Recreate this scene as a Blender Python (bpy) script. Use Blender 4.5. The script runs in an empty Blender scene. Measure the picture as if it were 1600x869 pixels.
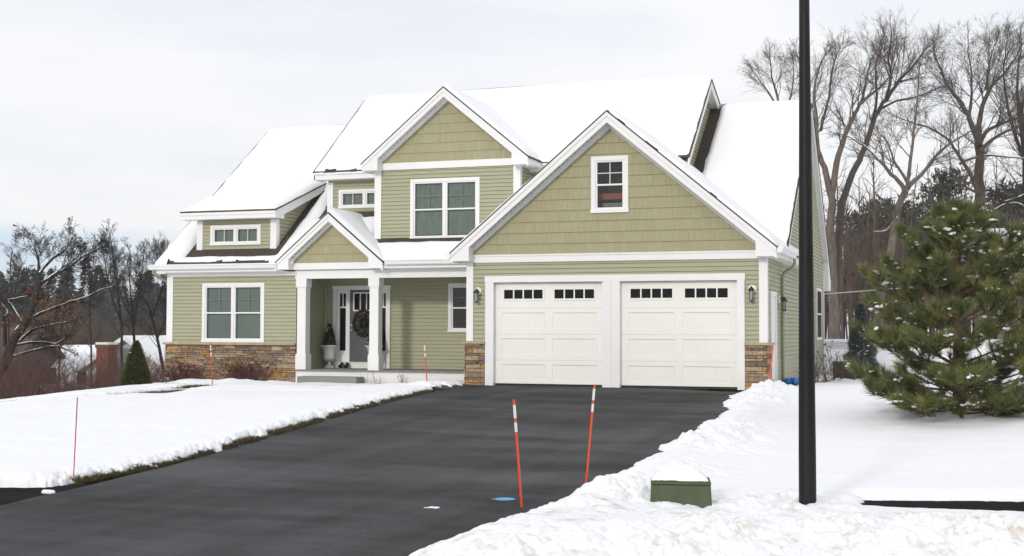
import bpy, math, random
import numpy as np
from mathutils import Vector, Matrix
random.seed(11); rng = np.random.default_rng(11)
C = bpy.context.scene.collection
PI = math.pi

# ------------------------------------------------------------------ camera model (measured from the photograph)
FPX = 2000.0
YAW, PITCH, ROLL = math.radians(18.9), math.radians(2.35), math.radians(0.15)
_fw = np.array([-math.sin(YAW)*math.cos(PITCH), math.cos(YAW)*math.cos(PITCH), math.sin(PITCH)])
_r0 = np.array([math.cos(YAW), math.sin(YAW), 0.0]); _u0 = np.cross(_r0, _fw)
_r = _r0*math.cos(ROLL)+_u0*math.sin(ROLL); _u = -_r0*math.sin(ROLL)+_u0*math.cos(ROLL)
CAM = np.array([3.8305, -28.4711, 1.2969])
def at(x, y, t):                       # point t metres deep along the view, used to lay out far trees
    return CAM + (_fw + _r*(x-800)/FPX - _u*(y-434.5)/FPX)*t
AX = np.array([math.cos(YAW), math.sin(YAW)]); BX = np.array([-math.sin(YAW), math.cos(YAW)])
def st2xy(s, t): return CAM[0]+s*AX[0]+t*BX[0], CAM[1]+s*AX[1]+t*BX[1]
def xy2st(x, y):
    dx, dy = x-CAM[0], y-CAM[1]
    return dx*AX[0]+dy*AX[1], dx*BX[0]+dy*BX[1]

# ------------------------------------------------------------------ numeric noise
_perm = rng.permutation(4096)
def vnoise(x, y, seed=0):
    x = np.asarray(x, float); y = np.asarray(y, float)
    xi = np.floor(x).astype(int); yi = np.floor(y).astype(int)
    fx = x-xi; fy = y-yi
    fx = fx*fx*(3-2*fx); fy = fy*fy*(3-2*fy)
    def h(a, b): return _perm[(_perm[(a+seed*131) & 4095]+b*57) & 4095]/4095.0
    return (h(xi, yi)*(1-fx)+h(xi+1, yi)*fx)*(1-fy)+(h(xi, yi+1)*(1-fx)+h(xi+1, yi+1)*fx)*fy
def fbm(x, y, o=4, seed=0):
    v = 0; a = .5; f = 1
    for i in range(o):
        v = v+a*(vnoise(x*f, y*f, seed+i*7)-.5); a *= .5; f *= 2.03
    return v
def cells(x, y, seed=0):               # rounded lumps 0..1
    xi = np.floor(x).astype(int); yi = np.floor(y).astype(int); best = np.full(np.shape(x), 9.0)
    for i in (-1, 0, 1):
        for j in (-1, 0, 1):
            a = xi+i; b = yi+j
            hx = _perm[(_perm[(a+seed*17) & 4095]+b*57) & 4095]/4095.0
            hy = _perm[(_perm[(a+seed*17+900) & 4095]+b*91) & 4095]/4095.0
            best = np.minimum(best, (x-a-hx)**2+(y-b-hy)**2)
    return np.clip(1-best*1.6, 0, 1)
def sstep(a, b, x):
    k = np.clip((np.asarray(x, float)-a)/(b-a), 0, 1); return k*k*(3-2*k)

# ------------------------------------------------------------------ materials
MATS = {}
def new_mat(name):
    m = bpy.data.materials.new(name); m.use_nodes = True
    nt = m.node_tree; b = nt.nodes['Principled BSDF']; MATS[name] = m
    return m, nt, b
def N(nt, typ, **kw):
    n = nt.nodes.new(typ)
    for k, v in kw.items(): setattr(n, k, v)
    return n
def simple(name, col, rough=.5, var=.0, scale=6.0, bump=0.0, bscale=40.0, spec=.5, metal=0.0, detail=5, stretch=None):
    m, nt, b = new_mat(name)
    b.inputs['Roughness'].default_value = rough; b.inputs['Metallic'].default_value = metal
    b.inputs['Specular IOR Level'].default_value = spec
    b.inputs['Base Color'].default_value = (*col, 1)
    tc = N(nt, 'ShaderNodeTexCoord'); vec = tc.outputs['Object']
    if stretch:
        mp = N(nt, 'ShaderNodeMapping'); mp.inputs['Scale'].default_value = stretch
        nt.links.new(vec, mp.inputs['Vector']); vec = mp.outputs['Vector']
    if var:
        no = N(nt, 'ShaderNodeTexNoise'); no.inputs['Scale'].default_value = scale; no.inputs['Detail'].default_value = detail
        nt.links.new(vec, no.inputs['Vector'])
        rp = N(nt, 'ShaderNodeValToRGB')
        rp.color_ramp.elements[0].position = .3; rp.color_ramp.elements[1].position = .7
        rp.color_ramp.elements[0].color = (*[c*(1-var) for c in col], 1)
        rp.color_ramp.elements[1].color = (*[min(1, c*(1+var)) for c in col], 1)
        nt.links.new(no.outputs['Fac'], rp.inputs['Fac']); nt.links.new(rp.outputs['Color'], b.inputs['Base Color'])
    if bump:
        n2 = N(nt, 'ShaderNodeTexNoise'); n2.inputs['Scale'].default_value = bscale; n2.inputs['Detail'].default_value = 4
        nt.links.new(vec, n2.inputs['Vector'])
        bp = N(nt, 'ShaderNodeBump'); bp.inputs['Strength'].default_value = bump; bp.inputs['Distance'].default_value = .02
        nt.links.new(n2.outputs['Fac'], bp.inputs['Height']); nt.links.new(bp.outputs['Normal'], b.inputs['Normal'])
    return m
def island(name, cols, rough=.8, bump=.4, bscale=30.0, noise=.25, nscale=14.0):
    """colour that changes from piece to piece (stones, shingles, leaves)"""
    m, nt, b = new_mat(name); b.inputs['Roughness'].default_value = rough
    b.inputs['Specular IOR Level'].default_value = .25
    g = N(nt, 'ShaderNodeNewGeometry'); rp = N(nt, 'ShaderNodeValToRGB'); cr = rp.color_ramp
    cr.interpolation = 'CONSTANT' if len(cols) > 3 else 'LINEAR'
    while len(cr.elements) < len(cols): cr.elements.new(.5)
    for i, c in enumerate(cols):
        cr.elements[i].position = i/len(cols) if len(cols) > 3 else i/(len(cols)-1)
        cr.elements[i].color = (*c, 1)
    nt.links.new(g.outputs['Random Per Island'], rp.inputs['Fac'])
    tc = N(nt, 'ShaderNodeTexCoord'); no = N(nt, 'ShaderNodeTexNoise')
    no.inputs['Scale'].default_value = nscale; no.inputs['Detail'].default_value = 5
    nt.links.new(tc.outputs['Object'], no.inputs['Vector'])
    mr = N(nt, 'ShaderNodeMapRange'); mr.inputs['From Min'].default_value = .3; mr.inputs['From Max'].default_value = .7
    mr.inputs['To Min'].default_value = 1-noise; mr.inputs['To Max'].default_value = 1+noise
    nt.links.new(no.outputs['Fac'], mr.inputs['Value'])
    mx = N(nt, 'ShaderNodeVectorMath', operation='SCALE')
    nt.links.new(rp.outputs['Color'], mx.inputs[0]); nt.links.new(mr.outputs['Result'], mx.inputs['Scale'])
    nt.links.new(mx.outputs['Vector'], b.inputs['Base Color'])
    if bump:
        n2 = N(nt, 'ShaderNodeTexNoise'); n2.inputs['Scale'].default_value = bscale; n2.inputs['Detail'].default_value = 5
        nt.links.new(tc.outputs['Object'], n2.inputs['Vector'])
        bp = N(nt, 'ShaderNodeBump'); bp.inputs['Strength'].default_value = bump; bp.inputs['Distance'].default_value = .02
        nt.links.new(n2.outputs['Fac'], bp.inputs['Height']); nt.links.new(bp.outputs['Normal'], b.inputs['Normal'])
    return m
simple('siding', (.366, .364, .243), .55, .05, 1.3, .08, 60, .35, stretch=(1, 1, 8))
island('shake', [(.362, .338, .208), (.385, .362, .226)], .7, .35, 70, .06, 40)
simple('trim', (.80, .80, .80), .45, .02, 2, 0, 40, .4)
simple('soffit', (.72, .72, .74), .5, .02, 2)
def vent_mat():
    m, nt, b = new_mat('vent'); tc = N(nt, 'ShaderNodeTexCoord'); w = N(nt, 'ShaderNodeTexWave'); w.inputs['Scale'].default_value = 3.2
    nt.links.new(tc.outputs['Object'], w.inputs['Vector']); rp = N(nt, 'ShaderNodeValToRGB'); e = rp.color_ramp.elements
    e[0].position = .45; e[0].color = (.10, .10, .11, 1); e[1].position = .55; e[1].color = (.70, .70, .72, 1); nt.links.new(w.outputs['Fac'], rp.inputs['Fac']); nt.links.new(rp.outputs['Color'], b.inputs['Base Color'])
vent_mat()
simple('garage_paint', (.835, .825, .79), .45, .015, 1.5, 0, 40, .4)
island('roof_shingle', [(.045, .035, .028), (.075, .058, .046), (.058, .046, .038)], .95, .6, 60, .3)
island('stone', [(.23, .165, .105), (.34, .245, .155), (.17, .135, .105), (.44, .235, .085), (.27, .205, .145), (.37, .28, .185), (.22, .16, .11), (.33, .19, .09), (.40, .32, .23), (.19, .15, .12), (.25, .195, .14)], .9, .8, 22, .35)
simple('mortar', (.10, .085, .07), .95, .2, 30)
simple('stone_cap', (.42, .33, .22), .85, .2, 9, .4, 40)
simple('downspout', (.30, .31, .20), .45, .03, 3)
simple('porch_floor', (.22, .21, .20), .7, .15, 8)
simple('door_paint', (.085, .087, .095), .4, .05, 4)
simple('metal', (.65, .64, .62), .3, 0, metal=1)
simple('black_metal', (.012, .012, .013), .45, .2, 20)
simple('lamp_glass', (.32, .33, .33), .25, .1, 20)
simple('blind', (.275, .315, .295), .8, .06, 2.2, 0)
simple('curtain', (.285, .33, .305), .85, .16, 3.5, 0, stretch=(3, 1, 1))
simple('dark_room', (.02, .02, .022), .9)
simple('dark_glass', (.006, .007, .008), .08, 0, spec=.14)
simple('red_thing', (.45, .09, .05), .6)
simple('grey_thing', (.30, .31, .33), .6)
simple('muntin_white', (.72, .72, .72), .5)
simple('muntin_dim', (.42, .47, .45), .6)
simple('granite', (.24, .24, .24), .85, .35, 60, .3, 60)
simple('urn_stone', (.66, .65, .62), .6, .06, 12, .1, 40)
simple('shoe', (.012, .012, .013), .5)
simple('orange_rod', (.72, .085, .02), .45)
simple('red_rod', (.62, .07, .05), .5)
simple('white_tape', (.78, .78, .78), .4)
simple('pole', (.0055, .0055, .006), .5, .5, 10, .25, 30, .28, stretch=(1, 1, .15))
simple('utility_green', (.046, .066, .026), .55, .22, 5, .1, 30)
simple('utility_side', (.15, .17, .155), .55, .1, 8)
simple('blue_plastic', (.05, .30, .55), .4)
simple('tarp_blue', (.01, .14, .45), .45, .3, 20)
simple('black_hose', (.01, .01, .01), .5)
simple('bark', (.088, .070, .058), .95, .35, 12, .6, 25, .2, stretch=(1, 1, .25))
simple('bark_light', (.135, .112, .094), .95, .3, 9, .6, 22, .2, stretch=(1, 1, .25))
simple('bark_dark', (.045, .036, .032), .95, .3, 12, .5, 25, .2)
simple('twig_red', (.105, .052, .042), .9, .3, 3)
simple('twig_brown', (.095, .066, .050), .9, .35, 2)
simple('pine_bark', (.115, .070, .048), .95, .3, 15, .6, 30, .2)
def tone_mat(name, cols):
    m, nt, b = new_mat(name); b.inputs['Roughness'].default_value = .55; b.inputs['Specular IOR Level'].default_value = .3
    a = N(nt, 'ShaderNodeAttribute'); a.attribute_name = 'tone'; rp = N(nt, 'ShaderNodeValToRGB'); cr = rp.color_ramp
    while len(cr.elements) < len(cols): cr.elements.new(.5)
    for i, c in enumerate(cols): cr.elements[i].position = i/(len(cols)-1); cr.elements[i].color = (*c, 1)
    nt.links.new(a.outputs['Fac'], rp.inputs['Fac']); nt.links.new(rp.outputs['Color'], b.inputs['Base Color'])
tone_mat("pine_needle", [(.046, .066, .026), (.125, .148, .048), (.21, .215, .068), (.31, .285, .11)])
island('spruce_needle', [(.040, .065, .055), (.085, .115, .10), (.17, .20, .19)], .7, 0)
island('arbor_leaf', [(.022, .036, .010), (.095, .100, .022), (.050, .062, .016)], .7, 0)
island('holiday_green', [(.012, .024, .008), (.035, .055, .015), (.02, .035, .01)], .7, 0)
island('far_conifer', [(.030, .044, .042), (.052, .068, .060), (.042, .055, .050)], .9, 0)
island('far_pine_right', [(.022, .032, .020), (.050, .060, .036), (.034, .044, .026)], .9, 0)
simple('twig_grey', (.082, .060, .047), .9, .25, 3)
island('oak_leaf', [(.20, .065, .022), (.28, .10, .035), (.13, .045, .02)], .8, 0)
island('shrub_leaf', [(.085, .032, .022), (.14, .055, .035), (.06, .028, .02)], .8, 0)
simple('red_ribbon', (.19, .022, .010), .6)
simple('warm_bulb', (.9, .8, .5), .3)
island('grass_blade', [(.060, .052, .020), (.13, .10, .045), (.040, .036, .014)], .8, 0)
simple('brick', (.19, .068, .045), .9, .3, 14, .3, 40)
simple('far_wall_white', (.50, .52, .56), .8, .05, 1)
simple('far_wall_brown', (.085, .052, .046), .85, .15, 1)
simple('far_wall_cream', (.55, .50, .36), .8, .05, 1)
simple('fence_white', (.78, .78, .80), .5)
simple('ac_metal', (.075, .070, .068), .55, .1, 8)
simple('ac_dark', (.02, .02, .02), .7)
simple('wire', (.45, .44, .43), .6)
simple('paver', (.15, .125, .105), .9, .3, 12, .4, 30)
simple('dry_stem', (.33, .25, .16), .9, .2, 5)

def snow_mat(name, col, bumps, dirt=False):
    m, nt, b = new_mat(name)
    b.inputs['Roughness'].default_value = .75; b.inputs['Specular IOR Level'].default_value = .2
    b.inputs['Base Color'].default_value = (*col, 1)
    tc = N(nt, 'ShaderNodeTexCoord'); last = None
    for sc, st, di in bumps:
        n = N(nt, 'ShaderNodeTexNoise'); n.inputs['Scale'].default_value = sc; n.inputs['Detail'].default_value = 6
        nt.links.new(tc.outputs['Object'], n.inputs['Vector'])
        bp = N(nt, 'ShaderNodeBump'); bp.inputs['Strength'].default_value = st; bp.inputs['Distance'].default_value = di
        nt.links.new(n.outputs['Fac'], bp.inputs['Height'])
        if last: nt.links.new(last.outputs['Normal'], bp.inputs['Normal'])
        last = bp
    nt.links.new(last.outputs['Normal'], b.inputs['Normal'])
    if dirt:                           # road grit frozen into the ploughed lumps, vertex mask 'grit'
        at_ = N(nt, 'ShaderNodeAttribute'); at_.attribute_name = 'grit'
        n = N(nt, 'ShaderNodeTexNoise'); n.inputs['Scale'].default_value = 5.0; n.inputs['Detail'].default_value = 9; n.inputs['Roughness'].default_value = .7
        nt.links.new(tc.outputs['Object'], n.inputs['Vector'])
        mr = N(nt, 'ShaderNodeMapRange'); mr.inputs['From Min'].default_value = .52; mr.inputs['From Max'].default_value = .70
        nt.links.new(n.outputs['Fac'], mr.inputs['Value'])
        mu = N(nt, 'ShaderNodeMath', operation='MULTIPLY'); mu.use_clamp = True
        nt.links.new(mr.outputs['Result'], mu.inputs[0]); nt.links.new(at_.outputs['Fac'], mu.inputs[1])
        mx = N(nt, 'ShaderNodeMix', data_type='RGBA')
        mx.inputs['A'].default_value = (*col, 1); mx.inputs['B'].default_value = (.56, .49, .41, 1)
        nt.links.new(mu.outputs[0], mx.inputs['Factor']); nt.links.new(mx.outputs['Result'], b.inputs['Base Color'])
    return m
snow_mat('snow', (.85, .86, .885), [(1.6, .5, .08), (9, .35, .03), (34, .25, .012)])
snow_mat('roof_snow', (.86, .87, .895), [(1.2, .3, .06), (7, .12, .02)])
snow_mat('bank_snow', (.86, .865, .885), [(2, .35, .06), (9, .35, .03), (38, .35, .014)], dirt=True)

def asphalt(name, c0, c1, rough=.62, spec=.2):
    m, nt, b = new_mat(name); b.inputs['Roughness'].default_value = rough
    b.inputs['Specular IOR Level'].default_value = spec
    tc = N(nt, 'ShaderNodeTexCoord'); mp = N(nt, 'ShaderNodeMapping')
    mp.inputs['Rotation'].default_value = (0, 0, -.05); mp.inputs['Scale'].default_value = (.28, 1.0, 1)
    nt.links.new(tc.outputs['Object'], mp.inputs['Vector'])
    n1 = N(nt, 'ShaderNodeTexNoise'); n1.inputs['Scale'].default_value = .55; n1.inputs['Detail'].default_value = 6; n1.inputs['Roughness'].default_value = .6
    nt.links.new(mp.outputs['Vector'], n1.inputs['Vector'])
    n2 = N(nt, 'ShaderNodeTexNoise'); n2.inputs['Scale'].default_value = 26; n2.inputs['Detail'].default_value = 6; n2.inputs['Roughness'].default_value = .75
    nt.links.new(tc.outputs['Object'], n2.inputs['Vector'])
    rp = N(nt, 'ShaderNodeValToRGB'); rp.color_ramp.elements[0].position = .41; rp.color_ramp.elements[1].position = .61
    rp.color_ramp.elements[0].color = (*c0, 1); rp.color_ramp.elements[1].color = (*c1, 1)
    mq = N(nt, 'ShaderNodeMapping'); mq.inputs['Rotation'].default_value = (0, 0, .05); mq.inputs['Scale'].default_value = (1.5, .10, 1); nt.links.new(tc.outputs['Object'], mq.inputs['Vector'])
    n3 = N(nt, 'ShaderNodeTexNoise'); n3.inputs['Scale'].default_value = 1.0; n3.inputs['Detail'].default_value = 4; nt.links.new(mq.outputs['Vector'], n3.inputs['Vector'])
    n4 = N(nt, 'ShaderNodeTexNoise'); n4.inputs['Scale'].default_value = 1.7; n4.inputs['Detail'].default_value = 9; n4.inputs['Roughness'].default_value = .68; nt.links.new(tc.outputs['Object'], n4.inputs['Vector'])
    s1 = N(nt, 'ShaderNodeMath', operation='MULTIPLY_ADD'); s1.inputs[1].default_value = .7; nt.links.new(n3.outputs['Fac'], s1.inputs[0]); nt.links.new(n1.outputs['Fac'], s1.inputs[2])
    s2 = N(nt, 'ShaderNodeMath', operation='MULTIPLY_ADD'); s2.inputs[1].default_value = .6; nt.links.new(n4.outputs['Fac'], s2.inputs[0]); nt.links.new(s1.outputs[0], s2.inputs[2])
    s3 = N(nt, 'ShaderNodeMath', operation='MULTIPLY'); s3.inputs[1].default_value = .4348; nt.links.new(s2.outputs[0], s3.inputs[0])
    nt.links.new(s3.outputs[0], rp.inputs['Fac'])
    mr = N(nt, 'ShaderNodeMapRange'); mr.inputs['From Min'].default_value = .3; mr.inputs['From Max'].default_value = .7
    mr.inputs['To Min'].default_value = .55; mr.inputs['To Max'].default_value = 1.5
    nt.links.new(n2.outputs['Fac'], mr.inputs['Value'])
    mx = N(nt, 'ShaderNodeVectorMath', operation='SCALE')
    nt.links.new(rp.outputs['Color'], mx.inputs[0]); nt.links.new(mr.outputs['Result'], mx.inputs['Scale'])
    nt.links.new(mx.outputs['Vector'], b.inputs['Base Color'])
    bp = N(nt, 'ShaderNodeBump'); bp.inputs['Strength'].default_value = .6; bp.inputs['Distance'].default_value = .008
    nt.links.new(n2.outputs['Fac'], bp.inputs['Height']); nt.links.new(bp.outputs['Normal'], b.inputs['Normal'])
    rr = N(nt, 'ShaderNodeMapRange'); rr.inputs['From Min'].default_value = .35; rr.inputs['From Max'].default_value = .65
    rr.inputs['To Min'].default_value = rough+.08; rr.inputs['To Max'].default_value = rough-.08
    nt.links.new(n1.outputs['Fac'], rr.inputs['Value']); nt.links.new(rr.outputs['Result'], b.inputs['Roughness'])
asphalt('drive_asphalt', (.0065, .0066, .0074), (.052, .053, .058), .68)
asphalt('walk_asphalt', (.004, .004, .0045), (.009, .009, .010), .85, .06)
def glass_mat():
    m = bpy.data.materials.new('window_glass'); m.use_nodes = True; nt = m.node_tree; nt.nodes.clear(); MATS['window_glass'] = m
    o = N(nt, 'ShaderNodeOutputMaterial'); mix = N(nt, 'ShaderNodeMixShader'); t = N(nt, 'ShaderNodeBsdfTransparent'); g = N(nt, 'ShaderNodeBsdfGlossy')
    t.inputs['Color'].default_value = (.72, .77, .75, 1); g.inputs['Roughness'].default_value = .03
    f = N(nt, 'ShaderNodeFresnel'); f.inputs['IOR'].default_value = 1.5
    ad = N(nt, 'ShaderNodeMath', operation='MULTIPLY'); ad.inputs[1].default_value = 1.3
    nt.links.new(f.outputs['Fac'], ad.inputs[0]); nt.links.new(ad.outputs[0], mix.inputs['Fac'])
    nt.links.new(t.outputs[0], mix.inputs[1]); nt.links.new(g.outputs[0], mix.inputs[2]); nt.links.new(mix.outputs[0], o.inputs['Surface'])
glass_mat()

def ground_mat():
    m, nt, b = new_mat('ground'); b.inputs['Roughness'].default_value = .9; b.inputs['Specular IOR Level'].default_value = .1
    tc = N(nt, 'ShaderNodeTexCoord'); n = N(nt, 'ShaderNodeTexNoise'); n.inputs['Scale'].default_value = 9; n.inputs['Detail'].default_value = 8
    nt.links.new(tc.outputs['Object'], n.inputs['Vector'])
    rp = N(nt, 'ShaderNodeValToRGB'); e = rp.color_ramp.elements
    e[0].position = .35; e[0].color = (.045, .040, .018, 1); e[1].position = .65; e[1].color = (.13, .10, .05, 1)
    nt.links.new(n.outputs['Fac'], rp.inputs['Fac'])
    a = N(nt, 'ShaderNodeAttribute'); a.attribute_name = 'snowy'
    n2 = N(nt, 'ShaderNodeTexNoise'); n2.inputs['Scale'].default_value = .35; n2.inputs['Detail'].default_value = 8
    nt.links.new(tc.outputs['Object'], n2.inputs['Vector'])
    ad = N(nt, 'ShaderNodeMath', operation='ADD'); nt.links.new(n2.outputs['Fac'], ad.inputs[0]); nt.links.new(a.outputs['Fac'], ad.inputs[1])
    mr = N(nt, 'ShaderNodeMapRange'); mr.inputs['From Min'].default_value = .95; mr.inputs['From Max'].default_value = 1.15
    nt.links.new(ad.outputs[0], mr.inputs['Value'])
    mx = N(nt, 'ShaderNodeMix', data_type='RGBA'); mx.inputs['B'].default_value = (.86, .87, .89, 1)
    nt.links.new(rp.outputs['Color'], mx.inputs['A']); nt.links.new(mr.outputs['Result'], mx.inputs['Factor'])
    nt.links.new(mx.outputs['Result'], b.inputs['Base Color'])
ground_mat()

# ------------------------------------------------------------------ mesh building
class MB:
    def __init__(s): s.v = []; s.f = []
    def face(s, *pts):
        n = len(s.v); s.v.extend([tuple(p) for p in pts]); s.f.append(tuple(range(n, n+len(pts))))
    def box(s, x0, x1, y0, y1, z0, z1):
        n = len(s.v)
        s.v += [(x0, y0, z0), (x1, y0, z0), (x1, y1, z0), (x0, y1, z0), (x0, y0, z1), (x1, y0, z1), (x1, y1, z1), (x0, y1, z1)]
        s.f += [tuple(n+i for i in q) for q in ((0, 3, 2, 1), (4, 5, 6, 7), (0, 1, 5, 4), (1, 2, 6, 5), (2, 3, 7, 6), (3, 0, 4, 7))]
    def fbox(s, fr, a0, a1, z0, z1, o0, o1):   # box in a wall frame: along a, up z, out o
        n = len(s.v)
        for o in (o0, o1):
            for (a, z) in ((a0, z0), (a1, z0), (a1, z1), (a0, z1)): s.v.append(fr(a, z, o))
        s.f += [tuple(n+i for i in q) for q in ((3, 2, 1, 0), (4, 5, 6, 7), (0, 1, 5, 4), (1, 2, 6, 5), (2, 3, 7, 6), (3, 0, 4, 7))]
    def prism_y(s, poly, y0, y1):      # poly in x,z
        n = len(s.v); k = len(poly)
        s.v += [(x, y0, z) for x, z in poly]+[(x, y1, z) for x, z in poly]
        s.f.append(tuple(range(n, n+k))); s.f.append(tuple(range(n+2*k-1, n+k-1, -1)))
        for i in range(k): j = (i+1) % k; s.f.append((n+i, n+k+i, n+k+j, n+j))
    def prism_x(s, poly, x0, x1):      # poly in y,z
        n = len(s.v); k = len(poly)
        s.v += [(x0, y, z) for y, z in poly]+[(x1, y, z) for y, z in poly]
        s.f.append(tuple(range(n, n+k))); s.f.append(tuple(range(n+2*k-1, n+k-1, -1)))
        for i in range(k): j = (i+1) % k; s.f.append((n+i, n+k+i, n+k+j, n+j))
    def tube(s, pts, rad, sides=6, cap=True):
        pts = [np.asarray(p, float) for p in pts]; n0 = len(s.v); k = len(pts)
        if not hasattr(rad, '__len__'): rad = [rad]*k
        ref = None
        for i, p in enumerate(pts):
            d = pts[min(i+1, k-1)]-pts[max(i-1, 0)]; L = math.sqrt(d.dot(d)) or 1; d = d/L
            if ref is None:
                ref = np.array([1., 0, 0]) if abs(d[0]) < .8 else np.array([0, 1., 0])
            a = ref-d*ref.dot(d); a = a/(math.sqrt(a.dot(a)) or 1); ref = a; b = np.cross(d, a)
            for j in range(sides):
                t = 2*PI*j/sides; q = p+(a*math.cos(t)+b*math.sin(t))*rad[i]; s.v.append((q[0], q[1], q[2]))
        for i in range(k-1):
            for j in range(sides):
                j2 = (j+1) % sides
                s.f.append((n0+i*sides+j, n0+i*sides+j2, n0+(i+1)*sides+j2, n0+(i+1)*sides+j))
        if cap and sides > 3:
            s.f.append(tuple(n0+j for j in reversed(range(sides)))); s.f.append(tuple(n0+(k-1)*sides+j for j in range(sides)))
    def lathe(s, c, prof, sides=20):   # prof: (r,z)
        n0 = len(s.v); k = len(prof)
        for r, z in prof:
            for j in range(sides):
                t = 2*PI*j/sides; s.v.append((c[0]+r*math.cos(t), c[1]+r*math.sin(t), c[2]+z))
        for i in range(k-1):
            for j in range(sides):
                j2 = (j+1) % sides
                s.f.append((n0+i*sides+j, n0+i*sides+j2, n0+(i+1)*sides+j2, n0+(i+1)*sides+j))
        s.f.append(tuple(n0+j for j in reversed(range(sides)))); s.f.append(tuple(n0+(k-1)*sides+j for j in range(sides)))
    def blob(s, c, rx, ry, rz, seed=0, rings=5, sides=8, rough=.25):
        n0 = len(s.v); r_ = random.Random(seed)
        for i in range(1, rings):
            ph = PI*i/rings
            for j in range(sides):
                t = 2*PI*j/sides; k = 1+rough*(r_.random()-.5)
                s.v.append((c[0]+rx*k*math.sin(ph)*math.cos(t), c[1]+ry*k*math.sin(ph)*math.sin(t), c[2]+rz*k*math.cos(ph)))
        s.v.append((c[0], c[1], c[2]+rz)); s.v.append((c[0], c[1], c[2]-rz)); T = len(s.v)-2; B = T+1
        for i in range(rings-2):
            for j in range(sides):
                j2 = (j+1) % sides
                s.f.append((n0+i*sides+j, n0+(i+1)*sides+j, n0+(i+1)*sides+j2, n0+i*sides+j2))
        for j in range(sides):
            j2 = (j+1) % sides; s.f.append((T, n0+j, n0+j2)); e = n0+(rings-2)*sides; s.f.append((B, e+j2, e+j))
    def build(s, name, mat, parent=None, smooth=False):
        me = bpy.data.meshes.new(name); me.from_pydata(s.v, [], s.f); me.update()
        return link(name, me, mat, parent, smooth)
def link(name, me, mat, parent=None, smooth=False):
    me.materials.append(MATS[mat] if isinstance(mat, str) else mat)
    if smooth: me.polygons.foreach_set('use_smooth', [True]*len(me.polygons))
    o = bpy.data.objects.new(name, me); C.objects.link(o)
    if parent is not None:
        o.parent = parent
        top = parent
        off = Vector((0, 0, 0))
        while top is not None: off += Vector(top.location); top = top.parent
        o.location = -off                                   # meshes are written in world coordinates
    return o
def np_mesh(name, V, F, mat, parent=None, smooth=False):
    me = bpy.data.meshes.new(name); V = np.asarray(V, np.float32); F = np.asarray(F, np.int32); k = F.shape[1]
    me.vertices.add(len(V)); me.vertices.foreach_set('co', V.ravel())
    me.loops.add(F.size); me.loops.foreach_set('vertex_index', F.ravel())
    me.polygons.add(len(F)); me.polygons.foreach_set('loop_start', np.arange(0, F.size, k, dtype=np.int32))
    me.polygons.foreach_set('loop_total', np.full(len(F), k, np.int32)); me.update(calc_edges=True)
    return link(name, me, mat, parent, smooth)
def grid_faces(nr, nc):
    i = np.arange((nr-1)*(nc-1)); r = i//(nc-1); c = i % (nc-1); a = r*nc+c
    return np.stack([a, a+1, a+nc+1, a+nc], 1)
def tag(o, label=None, cat=None, group=None, kind=None):
    if label: o['label'] = label
    if cat: o['category'] = cat
    if group: o['group'] = group
    if kind: o['kind'] = kind
    return o
def thing(name, label, cat, loc=(0, 0, 0), group=None):
    o = bpy.data.objects.new(name, None); C.objects.link(o); o.location = loc; o.empty_display_size = .2
    return tag(o, label, cat, group)
def F_front(y): return lambda a, z, o: (a, y-o, z)
def F_right(x): return lambda a, z, o: (x+o, a, z)
def F_left(x): return lambda a, z, o: (x-o, a, z)

# ------------------------------------------------------------------ wall claddings
def _bands(c0, c1, cuts):
    zs = [c0]+sorted(c for c in cuts if c0+1e-4 < c < c1-1e-4)+[c1]
    return list(zip(zs[:-1], zs[1:]))
def _subtract(a0, a1, za, zb, holes):
    iv = [(a0, a1)]
    for (h0, h1, g0, g1) in holes:
        if g0 <= za+1e-4 and g1 >= zb-1e-4:
            nx = []
            for (p, q) in iv:
                if h1 <= p or h0 >= q: nx.append((p, q)); continue
                if h0 > p: nx.append((p, h0))
                if h1 < q: nx.append((h1, q))
            iv = nx
    return iv
def siding(mb, fr, z0, z1, xl, xr, holes=(), exp=.1016, lap=.019, origin=0.0, slot=.009):
    fl = xl if callable(xl) else (lambda z: xl); fr_ = xr if callable(xr) else (lambda z: xr)
    cuts = [h for H in holes for h in H[2:4]]
    k0 = math.floor((z0-origin)/exp); c = origin+k0*exp
    while c < z1-1e-4:
        b0, b1 = max(c, z0), min(c+exp, z1)
        if b1-b0 < slot*1.5: c += exp; continue
        for (za, zb) in _bands(b0, b1, cuts):
            last = abs(zb-b1) < 1e-4 and zb-za > slot*1.2
            zt = zb-slot if last else zb
            oa = lap*(1-(za-c)/exp); ob = lap*(1-(zt-c)/exp)
            la, lb, ra, rb = fl(za), fl(zb), fr_(za), fr_(zb)
            if ra-la < 1e-3 and rb-lb < 1e-3: continue
            for (p, q) in _subtract(min(la, lb), max(ra, rb), za, zb, holes):
                pa, pb, qa, qb = max(p, la), max(p, lb), min(q, ra), min(q, rb)
                if qa <= pa and qb <= pb: continue
                mb.face(fr(pa, za, oa), fr(max(pa, qa), za, oa), fr(max(pb, qb), zt, ob), fr(pb, zt, ob))
                if last: mb.face(fr(pb, zt, -.012), fr(max(pb, qb), zt, -.012), fr(max(pb, qb), zb, -.012), fr(pb, zb, -.012))
                if abs(za-c) < 1e-4: mb.face(fr(pa, za, -.012), fr(qa, za, -.012), fr(qa, za, oa), fr(pa, za, oa))
        c += exp
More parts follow.
